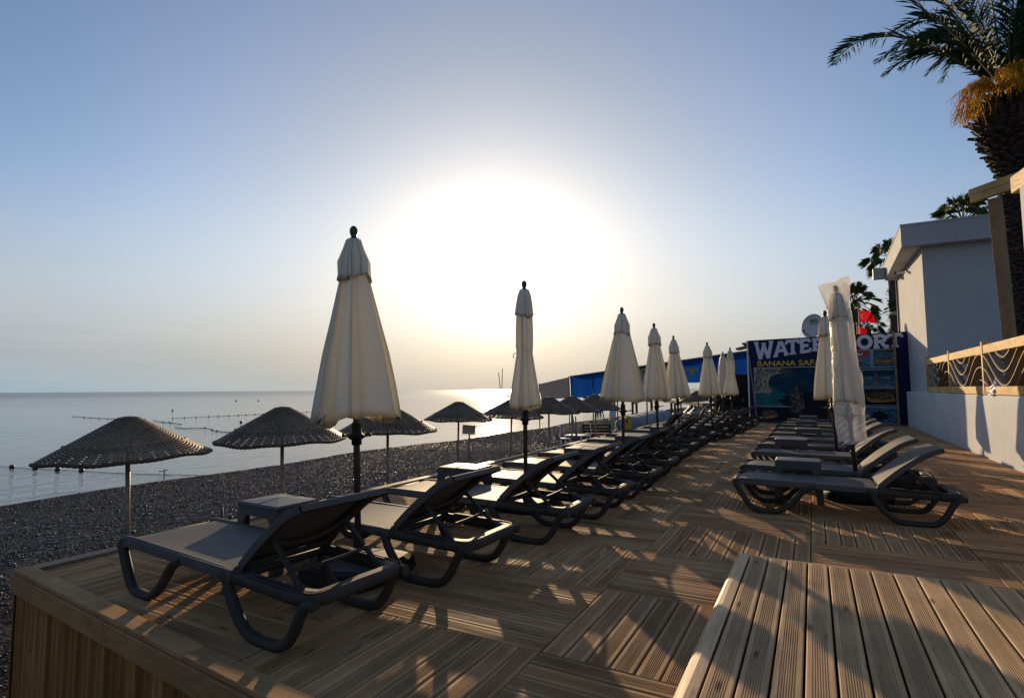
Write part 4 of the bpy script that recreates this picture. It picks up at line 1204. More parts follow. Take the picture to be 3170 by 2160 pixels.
def ttable():
    root = empty('terrace_table'); mb = MB(); mb.box((0, 0, .73), (.8, .8, .035), bev=.01); mb.build('table_top', M['darkchair'], root)
    mb = MB(); mb.tube([(0, 0, 0), (0, 0, .71)], .035, 10); mb.box((0, 0, .015), (.45, .07, .03)); mb.box((0, 0, .0155), (.07, .45, .0305)); mb.build('pedestal', M['black'], root); return root
TZ = 1.036
cA = chair('redwood'); cA.location = (3.55, 15.0, TZ); cA.rotation_euler = (0, 0, 2.2); tag(cA, 'red wooden terrace chair seen through the middle bay of the wavy fence', 'chair', 'chairs on the terrace')
o = copy_tree(cA); o.location = (3.45, 16.1, TZ); o.rotation_euler = (0, 0, .3); tag(o, 'red wooden terrace chair farther back, behind the bay left of the bag', 'chair', 'chairs on the terrace')
cB = chair('darkchair', True); cB.location = (3.55, 12.0, TZ); cB.rotation_euler = (0, 0, 1.3); tag(cB, 'dark terrace chair on grey steel legs behind the fence right of the bag', 'chair', 'chairs on the terrace')
o = copy_tree(cB); o.location = (3.35, 10.9, TZ); o.rotation_euler = (0, 0, -1.8); tag(o, 'dark steel-legged chair behind the fence at the right edge of the view', 'chair', 'chairs on the terrace')
t_ = ttable(); t_.location = (4.2, 15.7, TZ); tag(t_, 'dark square terrace table between the red chairs behind the fence', 'table')
o = copy_tree(t_); o.location = (4.2, 11.6, TZ); tag(o, 'dark square terrace table behind the steel-legged chairs', 'table')

# ------------------------------------------------------------------ palms
def leaflet_frond(lf, rc, ctrl, LL=.42, nlf=46, droop=.18, seed=0, w=.030, rad=.022, roll=.75):
    """date-palm frond: curved rachis with two ranks of narrow folded leaflets"""
    r = random.Random(seed); pts = smooth_curve(ctrl, 10); n = len(pts); nlf = int(nlf * 1.15); LL = LL * 1.3; w = w * .62
    rc.tube(pts, [rad * (1 - .8 * i / (n - 1)) + .003 for i in range(n)], 5)
    for i in range(nlf):
        f = .14 + .86 * i / nlf; q = f * (n - 1); k = min(n - 2, int(q)); t = q - k
        p = pts[k].lerp(pts[k + 1], t); tg = (pts[k + 1] - pts[k]).normalized()
        up = Vector((0, 0, 1)); sd_ = tg.cross(up)
        if sd_.length < .1: sd_ = tg.cross(Vector((0, 1, 0)))
        sd_.normalize(); nn = sd_.cross(tg).normalized(); s0_, n0_ = sd_, nn
        env = math.sin(PI * min(1, (f * .92 + .10))) ** .55
        for s in (-1, 1):
            an_ = roll + r.uniform(-.4, .4); sd_ = s0_ * math.cos(an_) + n0_ * math.sin(an_); nn = n0_ * math.cos(an_) - s0_ * math.sin(an_)
            ln = LL * env * r.uniform(.85, 1.12); d = (tg * r.uniform(.7, .9) + sd_ * s * r.uniform(.7, .95) + nn * r.uniform(-.05, .3)).normalized()
            e = p + d * ln + Vector((0, 0, -droop * ln * r.uniform(.4, 1.2))); md = p + d * ln * .5 + Vector((0, 0, .02 * ln))
            wv = d.cross(nn).normalized() * w * .5
            vs = [p, md + wv, md - wv, e, ]
            lf.add(vs, [(0, 1, 3), (0, 3, 2)])
def date_palm():
    base = at(2322, 640, 12.6); base = Vector((base.x, base.y, 1.03))
    cx = at(2296, 225, 12.6); root = empty('date_palm', base); tag(root, 'tall date palm with orange fruit stalks and shaggy trunk rising behind the pergola', 'palm tree')
    top = Vector((cx.x, cx.y, cx.z)) - base; H = top.z
    rt = random.Random(31)
    def ax(f): return Vector((top.x * f ** 1.3, top.y * f ** 1.3, H * f))
    def rad(f):
        if f < .74: return .34 - .05 * f
        if f < .90: return .303 + .33 * ((f - .74) / .16) ** 1.3
        return .633 - .16 * ((f - .90) / .1) ** 1.2
    mb = MB(); n = 20; m = 60; vs = []
    for i in range(m + 1):
        f = i / m; c = ax(f)
        for k in range(n):
            a = TAU * k / n; r = rad(f) * (.86 + .05 * rt.random()); vs.append((c.x + r * math.cos(a), c.y + r * math.sin(a), c.z))
    mb.add(vs, [(i * n + k, i * n + (k + 1) % n, (i + 1) * n + (k + 1) % n, (i + 1) * n + k) for i in range(m) for k in range(n)], False)
    # old leaf bases in rough rings: short flat scales low down, long upswept stubs near the crown
    rows = 74
    for i in range(rows):
        f = i / rows; big = max(0, (f - .72) / .28); c0 = ax(f); per = 13 if f < .74 else 15
        for k in range(per):
            a = TAU * (k + .5 * (i % 2)) / per + rt.uniform(-.08, .08); r = rad(f) * .90
            ln = (.09 + .05 * rt.random()) if f < .74 else (.12 + .30 * big * rt.uniform(.5, 1.25))
            wd = .10 if f < .74 else .11; el = rt.uniform(.15, .7) if f < .74 else rt.uniform(.15, .6) + .35 * (f > .88)
            d = Vector((math.cos(a), math.sin(a), 0)); o_ = d * math.cos(el) + Vector((0, 0, 1)) * math.sin(el); s = Vector((-math.sin(a), math.cos(a), 0))
            p = c0 + d * (r - .05); e = p + o_ * (ln + .05); u = o_.cross(s) * .022
            w0, w1 = s * wd * .62, s * wd * rt.uniform(.25, .45)
            mb.add([p - w0 - u * 1.6, p + w0 - u * 1.6, p + w0 + u * 1.6, p - w0 + u * 1.6, e - w1 - u * .7, e + w1 - u * .7, e + w1 + u * .7, e - w1 + u * .7],
                   [(0, 1, 5, 4), (1, 2, 6, 5), (2, 3, 7, 6), (3, 0, 4, 7), (4, 5, 6, 7)])
    mb.build('trunk', M['trunk'], root)
    C = top + Vector((0, 0, .05)); lf = MB(); rc = MB(); Rv = R_.copy(); Fv = Vector((F_.x, F_.y, 0)).normalized()
    def fr(pts, **k): leaflet_frond(lf, rc, pts, **k)
    def rl(px, py, d): return at(px, py, d) - base
    fr([C + Vector((-.1, 0, 0)), rl(2205, 160, 12.4), rl(2120, 110, 12.2), rl(2040, 84, 12.0), rl(1960, 92, 11.9), rl(1915, 118, 11.8), rl(1889, 150, 11.8)], LL=.40, nlf=64, seed=1)
    fr([C, rl(2215, 130, 12.2), rl(2150, 65, 12.0), rl(2085, 15, 11.8), rl(2020, -25, 11.7), rl(1960, -40, 11.6)], LL=.44, nlf=60, seed=2)
    fr([C, rl(2210, 130, 13.2), rl(2160, 86, 13.6), rl(2115, 76, 13.8), rl(2088, 92, 13.9), rl(2080, 112, 13.9)], LL=.34, nlf=44, seed=3, droop=.6)
    fr([C, rl(2240, 100, 12.2), rl(2200, 30, 12.0), rl(2150, -60, 11.8), rl(2080, -130, 11.6)], LL=.46, nlf=56, seed=4)
    fr([C, rl(2265, 90, 12.6), rl(2250, 0, 12.6), rl(2225, -100, 12.6), rl(2180, -220, 12.4)], LL=.46, nlf=56, seed=5)
    fr([C, rl(2290, 90, 12.0), rl(2300, 0, 11.7), rl(2300, -120, 11.3), rl(2270, -250, 10.9)], LL=.46, nlf=56, seed=6)
    fr([C, rl(2310, 110, 12.8), rl(2345, 30, 13.1), rl(2385, -60, 13.4), rl(2440, -130, 13.6)], LL=.46, nlf=56, seed=7)
    fr([C, rl(2325, 130, 12.4), rl(2390, 70, 12.4), rl(2470, 40, 12.3), rl(2550, 70, 12.2)], LL=.44, nlf=56, seed=8)
    fr([C, rl(2320, 170, 12.6), rl(2400, 150, 12.6), rl(2480, 170, 12.6), rl(2540, 230, 12.6)], LL=.42, nlf=52, seed=9)
    fr([C, rl(2240, 110, 13.2), rl(2225, 20, 13.8), rl(2190, -60, 14.3), rl(2140, -110, 14.8)], LL=.44, nlf=52, seed=12)
    fr([C, rl(2230, 120, 12.0), rl(2175, 40, 11.3), rl(2110, -20, 10.7), rl(2050, -50, 10.2)], LL=.42, nlf=52, seed=13)
    rr = random.Random(77)
    for i in range(30):
        a = rr.uniform(0, TAU); el = rr.uniform(.15, 1.3); d = Vector((math.cos(a), math.sin(a), 0))
        if d.dot(Rv) < .65 and el < 1.0: el = 1.1
        ln = rr.uniform(2.6, 3.6); p1 = C + (d * math.cos(el) + Vector((0, 0, math.sin(el)))) * ln * .45
        p2 = p1 + (d * math.cos(el * .6) + Vector((0, 0, math.sin(el * .6)))) * ln * .35; p3 = p2 + (d + Vector((0, 0, -.35))).normalized() * ln * .3
        fr([C, p1, p2, p3], LL=.42, nlf=46, seed=20 + i)
    lf.build('crown', M['frond'], root); rc.build('rachises', M['rachis'], root)
    mb = MB(); rq = random.Random(5)
    for (px, py, d, spread, dn) in ((2238, 198, 12.1, .74, 0), (2296, 158, 11.9, .75, 1)):
        b0 = rl(px, py, d); stalk0 = C + Vector((0, 0, -.1)); mb.tube([stalk0, (stalk0 + b0) / 2 + Vector((0, 0, .06)), b0], .018, 5)
        for i in range(130):
            lx = -Rv * rq.uniform(.05, .80) * spread if dn == 0 else -Rv * rq.uniform(-.32, .28)
            p1 = b0 + lx * .55 + Fv * rq.uniform(-.25, .25) + Vector((0, 0, rq.uniform(-.02, .14)))
            p2 = b0 + lx + Fv * rq.uniform(-.3, .3) + Vector((0, 0, -rq.uniform(.05, .62) * (1 if dn == 0 else .6)))
            p3 = p2 + lx * .12 + Vector((0, 0, -rq.uniform(.08, .28))) + Rv * rq.uniform(-.06, .06)
            st0 = b0 + (stalk0 - b0) * rq.uniform(0, .45)
            mb.tube(smooth_curve([st0, p1, p2, p3], 3), .0055, 3, caps=False)
    for i in range(60):
        b0 = rl(2195, 250, 12.0); p = b0 + Rv * rq.uniform(-.22, .15) + Vector((0, 0, rq.uniform(-.1, .2)))
        mb.tube(smooth_curve([p, p + Vector((0, 0, -.2)) - Rv * .06, p + Vector((0, 0, -.34)) - Rv * rq.uniform(.02, .22)], 3), .005, 3, caps=False)
    mb.build('fruit_stalks', M['fruit'], root)
date_palm()

def fan_palm(base, H, R, seed, label, nleaf=26, skirt=.0, tr=.16, group='fan palms behind the house'):
    nleaf = int(nleaf * 1.5); root = empty('fan_palm', base); tag(root, label, 'palm tree', group)
    r = random.Random(seed); mb = MB(); n = 12; m = 40; vs = []
    for i in range(m + 1):
        f = i / m
        for k in range(n):
            a = TAU * k / n; q = tr * (1.25 - .35 * f) * (1 + .16 * (r.random() - .5) + (.1 if i % 3 == 0 else 0)); vs.append((q * math.cos(a), q * math.sin(a), H * f))
    mb.add(vs, [(i * n + k, i * n + (k + 1) % n, (i + 1) * n + (k + 1) % n, (i + 1) * n + k) for i in range(m) for k in range(n)], False)
    for i in range(90):
        f = r.uniform(.35, 1); a = r.uniform(0, TAU); d = Vector((math.cos(a), math.sin(a), r.uniform(.1, .9))); p = Vector((0, 0, H * f)) + d * tr * .7
        mb.beam(p, p + d.normalized() * tr * r.uniform(.8, 1.5), .05, .02)
    mb.build('trunk', M['trunk'], root)
    lf = MB(); st = MB(); dead = MB()
    for i in range(nleaf):
        el = -.45 + 1.85 * (i + .5) / nleaf + r.uniform(-.12, .12); a = i * 2.399 + r.uniform(-.2, .2)
        d = Vector((math.cos(a) * math.cos(el), math.sin(a) * math.cos(el), math.sin(el))); pl = R * r.uniform(.52, .74)
        c = Vector((0, 0, H + .05)); h = c + d * pl + Vector((0, 0, -.06 * R * (1 - math.sin(el))))
        st.tube([c, c + d * pl * .5 + Vector((0, 0, .03)), h], .016 * R, 4)
        t = (d + Vector((0, 0, -.35))).normalized(); s = t.cross(Vector((0, 0, 1)))
        if s.length < .1: s = Vector((1, 0, 0))
        s.normalize(); nn = s.cross(t).normalized(); tw_ = r.uniform(-1.0, 1.0); s, nn = s * math.cos(tw_) + nn * math.sin(tw_), nn * math.cos(tw_) - s * math.sin(tw_); tgt = dead if el < -.5 else lf
        nb = 24; FR = R * r.uniform(.38, .52)
        for k in range(nb):
            an = -1.9 + 3.8 * (k + .5) / nb; dd = (t * math.cos(an) + s * math.sin(an) + nn * (.22 * abs(math.sin(an)))).normalized()
            ln = FR * (1 - .22 * abs(an / 1.9)) * r.uniform(.9, 1.08); wv = dd.cross(nn).normalized() * FR * .022
            mid = h + dd * ln * .62 + Vector((0, 0, -.02 * FR)); e = h + dd * ln + Vector((0, 0, -.36 * ln * r.uniform(.4, 1.4)))
            tgt.add([h, mid + wv, e, mid - wv], [(0, 1, 2), (0, 2, 3)])
    cr = lf.build('crown', M['fan'], root); st.build('leaf_stalks', M['rachis'], root)
    if dead.v: dead.build('dry_leaves', M['deadleaf'], root)
def fp(px, py, d, R, seed, label, **k):
    q = at(px, py, d); fan_palm(Vector((q.x, q.y, -1)), q.z + 1, R, seed, label, **k)
fp(2024, 592, 28.5, 1.3, 1, 'fan palm half hidden by the roof corner of the white house, trunk beside its wall', nleaf=17, tr=.22)
fp(1938, 690, 30, 1.25, 2, 'fan palm behind the plastic-covered parasol, beside the red flag', nleaf=17, tr=.28)
fp(1969, 742, 40, 1.1, 3, 'smaller fan palm just right of the red flag, low over the billboard', nleaf=15, tr=.22)
fp(2184, 506, 33, 1.9, 4, 'fan palm whose crown shows above the flat roof of the white house', nleaf=18, tr=.25)
fp(2042, 757, 48, .9, 5, 'far tiny palm tuft showing over the right end of the billboard', nleaf=18, tr=.15)
# a low spray of young leaves on the first palm's trunk
q = at(2036, 690, 28.2)
fan_palm(Vector((q.x, q.y, -1)), q.z + .6, .6, 9, 'low young fan palm leaves beside the wall edge of the white house', nleaf=12, tr=.12)

# ------------------------------------------------------------------ flags
def flag(px, py, d, wd, ht, label, seed, mark, droop):
    q = at(px, py, d); root = empty('flag', (q.x, q.y, -1)); tag(root, label, 'flag', 'red flags behind the billboard')
    zt = q.z + 1; mb = MB(); mb.tube([(0, 0, 0), (0, 0, zt + .1)], .022, 8); mb.sphere((0, 0, zt + .12), .04, 8, 6); mb.build('flagpole', M['galv'], root)
    nx, ny = 26, 18; r = random.Random(seed); ex = R_.copy()
    def P_(u, v, off=0):
        fold = .10 * math.sin(u * 7 + v * 1.5 + seed) * u + .05 * math.sin(u * 15 - v * 3) * u
        p = ex * (wd * u * .96) + Vector((0, 0, zt - .02 - ht * v * (1 - .22 * u) - droop * u * u * wd - .05 * math.sin(u * 6 + seed) * u))
        return p + Vector((F_.x, F_.y, 0)) * (fold - off)
    mb = MB(); vs = [P_(i / nx, j / ny) for i in range(nx + 1) for j in range(ny + 1)]
    mb.add(vs, [(i * (ny + 1) + j, (i + 1) * (ny + 1) + j, (i + 1) * (ny + 1) + j + 1, i * (ny + 1) + j + 1) for i in range(nx) for j in range(ny)], True)
    cl = mb.build('cloth', M['flagcloth'], root)
    if mark:
        mb = MB(); asp = ht / wd; n = 40
        c1, r1_, c2, r2_ = (.40, .5), .25, (.46, .5), .20     # in flag-height units
        out = []; inn = []
        for k in range(n + 1):
            a = math.radians(48) + (TAU - math.radians(96)) * k / n
            out.append((c1[0] + r1_ * math.cos(a), c1[1] + r1_ * math.sin(a)))
            a2 = math.radians(66) + (TAU - math.radians(132)) * k / n
            inn.append((c2[0] + r2_ * math.cos(a2), c2[1] + r2_ * math.sin(a2)))
        for k in range(n):
            q4 = [out[k], out[k + 1], inn[k + 1], inn[k]]
            mb.add([P_(x * asp, 1 - y, .012) for x, y in q4], [(0, 1, 2, 3)])
        star = [];  
        for k in range(10):
            a = PI + TAU * k / 10; rr = .125 if k % 2 == 0 else .05; star.append((.76 + rr * math.cos(a), .5 + rr * math.sin(a)))
        mb.add([P_(.76 * asp, .5, .012)] + [P_(x * asp, 1 - y, .012) for x, y in star], [(0, 1 + k, 1 + (k + 1) % 10) for k in range(10)])
        mb.build('crescent_and_star', M['flagwhite'], cl)
flag(1948.5, 704, 27, .82, .56, 'red flag with white crescent and star hanging from a pole behind the billboard', 2, True, .22)
flag(1945, 739, 28.5, .5, .7, 'second red flag, only its upper corner showing over the billboard', 5, False, .5)
# ------------------------------------------------------------------ water sport billboard
BX, BY = -2.13, 23.1
M['navy'] = simple('navy_print', (.012, .014, .065), .5, .12, 3, spec=.12)
M['lettering'] = simple('white_print', (.55, .60, .70), .5, .05, 3, spec=.12)
M['yellowprint'] = simple('yellow_print', (.55, .40, .05), .5, .05, 3, spec=.12)
M['photoframe'] = simple('pale_blue_border', (.38, .47, .56), .5, .05, 3, spec=.12)
def flatmat(name, stops, sc_=(1, 1, 1), rot=(0, 0, 0), ns=2, rough=.5, det=5):
    m, nt, b = newmat(name); v = coords(nt, sc_, rot); n = noise(nt, v, ns, det, .6); r = ramp(nt, n.outputs[0], stops)
    L(nt, r.outputs[0], b.inputs['Base Color']); b.inputs['Specular IOR Level'].default_value = .12; b.inputs['Roughness'].default_value = rough; return m
M['p_deep'] = flatmat('print_deep_sea', [(.3, (.004, .016, .035)), (.55, (.006, .040, .085)), (.75, (.010, .075, .13))], (1, 1, 2.5))
M['p_turq'] = flatmat('print_shallow_sea', [(.3, (.006, .07, .10)), (.7, (.02, .16, .17))], (1, 1, 2))
M['p_town'] = flatmat('print_town', [(.38, (.05, .06, .035)), (.5, (.13, .12, .10)), (.62, (.42, .40, .38))], (1, 1, 1), ns=11, det=6)
M['p_green'] = flatmat('print_woods', [(.3, (.02, .03, .012)), (.7, (.08, .085, .04))], ns=9)
M['p_sand'] = flatmat('print_sand', [(.3, (.26, .21, .15)), (.7, (.36, .30, .22))], ns=5)
M['p_spray'] = flatmat('print_spray', [(.42, (.012, .02, .03)), (.55, (.10, .08, .075)), (.7, (.22, .18, .16))], ns=9, det=8)
M['p_dark'] = flatmat('print_dark_water', [(.3, (.003, .006, .013)), (.7, (.008, .018, .035))], (1, 1, 3))
M['p_sky'] = flatmat('print_sky', [(.3, (.05, .14, .24)), (.7, (.10, .22, .32))], (1, 1, 2))
M['p_wave'] = flatmat('print_waves', [(.35, (.015, .06, .11)), (.55, (.05, .13, .20)), (.68, (.30, .36, .40))], (1, 1, 2.2), ns=6, det=7)
M['p_red'] = simple('print_red', (.30, .015, .02), .5, .1, 3)
M['p_yel'] = flatmat('print_yellow_rubber', [(.3, (.16, .10, .02)), (.7, (.40, .27, .05))], ns=6)
M['p_people'] = flatmat('print_people', [(.35, (.02, .015, .015)), (.5, (.10, .05, .035)), (.65, (.28, .18, .13))], ns=24, det=3)
bill = empty('billboard', (BX, BY, 0)); tag(bill, 'large navy billboard reading WATER SPORT and BANANA SAFARI, covered in seaside photos', 'billboard')
TOP0, TOP1 = 3.125, 3.205
mb = MB(); mb.prism([(0, 0.01), (5.06, .01), (5.06, TOP1), (0, TOP0)], 0, .05); panel = mb.build('panel', M['navy'], bill)
for (x0, z0, x1, z1, wd) in ((-.03, 0, -.03, 3.12, .05), (5.10, .0, 5.10, 3.22, .07)):
    mb = MB(); mb.beam((x0, -.01, z0), (x1, -.01, z1), wd, .06, up=(0, 1, 0)); mb.build('frame_post', M['white_metal'], bill)
mb = MB(); mb.beam((4.675, -.055, 0), (4.665, -.055, 3.20), .058, .045, up=(0, 1, 0)); mb.build('batten', M['pine_dark'], bill)
mb = MB(); mb.beam((.24, -.12, 0), (.02, -.03, 2.55), .03, .03); mb.build('stay', M['galv'], bill)
# photo panels: (name, x0, z0, x1, z1)
def pic(x0, z0, x1, z1, mat, bw=.022):
    mb = MB(); mb.box(((x0 + x1) / 2, -.004, (z0 + z1) / 2), (x1 - x0, .008, z1 - z0)); f = mb.build('photo', M['photoframe'], bill)
    mb = MB(); mb.box(((x0 + x1) / 2, -.0095, (z0 + z1) / 2), (x1 - x0 - 2 * bw, .003, z1 - z0 - 2 * bw)); mb.build('image', M[mat], f)
    return f, (x0 + bw, z0 + bw, x1 - x0 - 2 * bw, z1 - z0 - 2 * bw)
def shape(f, fr, layer, mat, pts, name='image_detail'):
    x, z, w_, h_ = fr; y = -.0118 - .0009 * layer
    mb = MB(); mb.prism([(x + u * w_, z + v * h_) for u, v in pts], y, y + .0007); return mb.build(name, M[mat], f)
def wob(c, rx, rz, seed, n=22, j=.2):
    r = random.Random(seed); return [(c[0] + rx * (1 - j / 2 + j * r.random()) * math.cos(TAU * k / n), c[1] + rz * (1 - j / 2 + j * r.random()) * math.sin(TAU * k / n)) for k in range(n)]
f, fr = pic(.17, .60, 3.05, 2.075, 'p_deep')
shape(f, fr, 1, 'p_town', [(0, .38), (0, 1), (.29, 1), (.40, .93), (.46, .90), (.50, .86), (.44, .845), (.34, .87), (.245, .84), (.19, .77), (.165, .68), (.155, .56), (.165, .47), (.21, .40), (.175, .355), (.12, .37)])
shape(f, fr, 2, 'p_sand', [(.40, .855), (.34, .885), (.24, .855), (.175, .79), (.145, .70), (.135, .57), (.145, .47), (.06, .40), (0, .385), (0, .33), (.10, .35), (.165, .32), (.215, .395), (.17, .47), (.163, .56), (.172, .68), (.195, .765), (.25, .83), (.34, .865)])
shape(f, fr, 3, 'p_green', [(.28, .93), (.33, .96), (.42, .935), (.505, .862), (.44, .85), (.33, .87)])
shape(f, fr, 4, 'p_turq', [(0, 0), (0, .325), (.10, .345), (.17, .315), (.22, .395), (.175, .47), (.17, .56), (.23, .48), (.30, .40), (.38, .30), (.44, .16), (.40, 0)])
shape(f, fr, 5, 'p_dark', wob((.62, .16), .30, .22, 3, 26, .5))
shape(f, fr, 6, 'p_spray', wob((.50, .12), .085, .33, 4, 30, .55))
f, fr = pic(.17, .06, 3.05, .585, 'p_dark', .004)
shape(f, fr, 1, 'p_people', wob((.17, .50), .09, .28, 6, 28, .5)); shape(f, fr, 2, 'p_yel', [(.05, .22), (.12, .30), (.26, .42), (.28, .36), (.22, .22), (.10, .14)])
f, fr = pic(3.40, 1.98, 3.995, 2.63, 'p_sky')
shape(f, fr, 1, 'p_wave', [(0, 0), (1, 0), (1, .28), (0, .26)]); shape(f, fr, 2, 'p_red', [(.0, .62), (.15, .55), (.4, .56), (.68, .6), (.86, .72), (.93, .86), (.9, 1), (0, 1)])
shape(f, fr, 3, 'lettering', [(.40 + .17 * math.cos(a), .86 + .17 * math.sin(a)) for a in [PI * (1.05 + .9 * k / 12) for k in range(13)]] + [(.42 + .13 * math.cos(a), .90 + .13 * math.sin(a)) for a in [PI * (1.95 - .9 * k / 12) for k in range(13)]])
shape(f, fr, 3, 'p_people', [(.36, .2), (.64, .2), (.62, .34), (.56, .36), (.54, .3), (.46, .3), (.44, .37), (.38, .34)])
f, fr = pic(4.01, 1.98, 4.65, 2.63, 'p_wave')
shape(f, fr, 1, 'p_green', [(0, .86), (1, .82), (1, 1), (0, 1)]); shape(f, fr, 2, 'p_yel', [(.08, .28), (.12, .44), (.45, .46), (.48, .34), (.42, .26)]); shape(f, fr, 2, 'p_yel', [(.50, .26), (.54, .42), (.92, .44), (.96, .32), (.86, .24)], 'image_detail')
shape(f, fr, 4, 'p_people', [(.12, .42), (.2, .56), (.3, .5), (.38, .6), (.45, .44)]); shape(f, fr, 4, 'p_people', [(.55, .42), (.62, .6), (.72, .54), (.8, .62), (.9, .42)])
f, fr = pic(3.40, 1.31, 3.655, 1.93, 'p_sky')
f, fr = pic(3.68, 1.31, 4.655, 1.93, 'p_wave')
shape(f, fr, 1, 'p_deep', [(0, .62), (1, .66), (1, 1), (0, 1)])
shape(f, fr, 2, 'p_people', [(.30, .94), (.33, .95), (.40, .78), (.43, .86), (.47, .86), (.48, .74), (.50, .56), (.47, .46), (.55, .20), (.52, .18), (.44, .40), (.41, .40), (.34, .18), (.31, .17), (.37, .44), (.40, .58), (.39, .72)])
f, fr = pic(3.40, .66, 3.66, 1.27, 'p_deep')
f, fr = pic(3.69, .66, 4.66, 1.27, 'p_dark')
shape(f, fr, 1, 'p_green', [(0, .72), (.3, .86), (.6, .82), (1, .92), (1, .60), (0, .52)]); shape(f, fr, 2, 'p_people', [(.14, .48), (.2, .66), (.5, .74), (.9, .68), (.95, .42), (.5, .36)])
shape(f, fr, 3, 'p_yel', [(.05, .56), (.10, .48), (.24, .38), (.6, .34), (.97, .40), (.95, .24), (.6, .16), (.2, .18), (.10, .26)])
f, fr = pic(3.69, .03, 4.665, .62, 'p_wave'); shape(f, fr, 1, 'p_dark', wob((.45, .45), .28, .3, 12, 20, .5))
# slab-serif headline: each letter a set of heavy strokes
LT = {
 'W': [[(.06, .95), (.27, .05)], [(.27, .05), (.5, .80)], [(.5, .80), (.73, .05)], [(.73, .05), (.94, .95)], 's', [(-.06, .96), (.2, .96)], [(.38, .88), (.62, .88)], [(.8, .96), (1.06, .96)]],
 'A': [[(.10, .05), (.46, .95)], [(.54, .95), (.90, .05)], [(.24, .34), (.76, .34)], 's', [(-.06, .04), (.28, .04)], [(.72, .04), (1.06, .04)]],
 'T': [[(.5, .05), (.5, .93)], [(.02, .92), (.98, .92)], 's', [(.26, .04), (.74, .04)], [(.05, .92), (.0, .70)], [(.95, .92), (1.0, .70)]],
 'E': [[(.2, .05), (.2, .95)], [(.1, .93), (.88, .93)], [(.1, .06), (.92, .06)], [(.2, .5), (.66, .5)], 's', [(.86, .93), (.88, .72)], [(.90, .07), (.94, .28)], [(.66, .40), (.66, .60)], [(0, .93), (.3, .93)], [(0, .06), (.3, .06)]],
 'R': [[(.2, .05), (.2, .95)], [(.1, .92), (.58, .92), (.78, .84), (.82, .70), (.76, .57), (.58, .50), (.2, .48)], [(.52, .48), (.72, .16), (.84, .05), (1.0, .08)], 's', [(0, .93), (.3, .93)], [(0, .05), (.42, .05)]],
 'S': [[(.86, .76), (.72, .90), (.5, .95), (.28, .90), (.17, .76), (.24, .62), (.5, .52), (.76, .42), (.84, .26), (.72, .11), (.48, .05), (.24, .10), (.13, .26)], 's', [(.88, .95), (.88, .70)], [(.12, .05), (.12, .32)]],
 'P': [[(.22, .05), (.22, .95)], [(.1, .92), (.6, .92), (.82, .83), (.86, .68), (.80, .54), (.60, .46), (.22, .45)], 's', [(0, .93), (.3, .93)], [(.0, .05), (.46, .05)]],
 'O': [[(.5 + .38 * math.cos(TAU * k / 24), .5 + .44 * math.sin(TAU * k / 24)) for k in range(25)]]}
def letters(mb, ch, x0, z0a, z0b, z1a, z1b, w_, sw, y):
    """letter in a cell whose left/right bottoms are z0a/z0b and tops z1a/z1b"""
    lay = 0; serif = False
    def mp(p):
        zb = z0a + (z0b - z0a) * p[0]; zt = z1a + (z1b - z1a) * p[0]; return (x0 + p[0] * w_, zb + (zt - zb) * p[1])
    for st in LT[ch]:
        if st == 's': serif = True; continue
        P_ = [mp(p) for p in st]; hw_ = sw * (.36 if serif else .5)
        if ch == 'O': hw_ = sw * .52
        lay += 1; yy = y - .0006 * lay
        for (a, b) in zip(P_[:-1], P_[1:]):
            d = Vector((b[0] - a[0], b[1] - a[1])); 
            if d.length < 1e-6: continue
            d.normalize(); nrm = Vector((-d.y, d.x)) * hw_; e = d * (hw_ * .35 if len(P_) > 2 else 0)
            lay += .22; yy = y - .0006 * lay
            q = [(a[0] - e.x - nrm.x, a[1] - e.y - nrm.y), (b[0] + e.x - nrm.x, b[1] + e.y - nrm.y), (b[0] + e.x + nrm.x, b[1] + e.y + nrm.y), (a[0] - e.x + nrm.x, a[1] - e.y + nrm.y)]
            mb.prism(q, yy, yy + .004)
mb = MB()
HEAD = [('W', .25, .60, 2.33, 2.42, 3.05, 3.07), ('A', .90, .46, 2.47, 2.53, 3.07, 3.08), ('T', 1.31, .44, 2.53, 2.58, 3.08, 3.09), ('E', 1.76, .38, 2.58, 2.63, 3.09, 3.10), ('R', 2.17, .44, 2.64, 2.67, 3.09, 3.10),
        ('S', 2.72, .36, 2.66, 2.66, 3.10, 3.11), ('P', 3.12, .42, 2.68, 2.68, 3.11, 3.12), ('O', 3.57, .47, 2.67, 2.67, 3.12, 3.13), ('R', 4.06, .43, 2.67, 2.68, 3.13, 3.13), ('T', 4.48, .42, 2.69, 2.70, 3.13, 3.15)]
for (ch, x, w_, a, b, c, d) in HEAD: letters(mb, ch, x, a, b, c, d, w_, .118, -.003)
mb.build('headline', M['lettering'], panel)
def text_mesh(s, size, mat, name, parent, loc, rot, bold=.0, sx=1.0, ext=.003):
    cu = bpy.data.curves.new('t', 'FONT'); cu.body = s; cu.size = size; cu.offset = bold; cu.extrude = ext; cu.space_character = 1.02
    o = bpy.data.objects.new('t', cu); COL.objects.link(o); dg = bpy.context.evaluated_depsgraph_get()
    me = bpy.data.meshes.new_from_object(o.evaluated_get(dg)); bpy.data.objects.remove(o); me.materials.clear(); me.materials.append(mat)
    ob = bpy.data.objects.new(name, me); COL.objects.link(ob); ob.parent = parent; ob.location = loc; ob.rotation_euler = rot; ob.scale = (sx, 1, 1); return ob
text_mesh('BANANA SAFARI', .272, M['yellowprint'], 'subheading', panel, (.29, -.006, 2.13), (PI / 2, 0, 0), .005, 1.16)
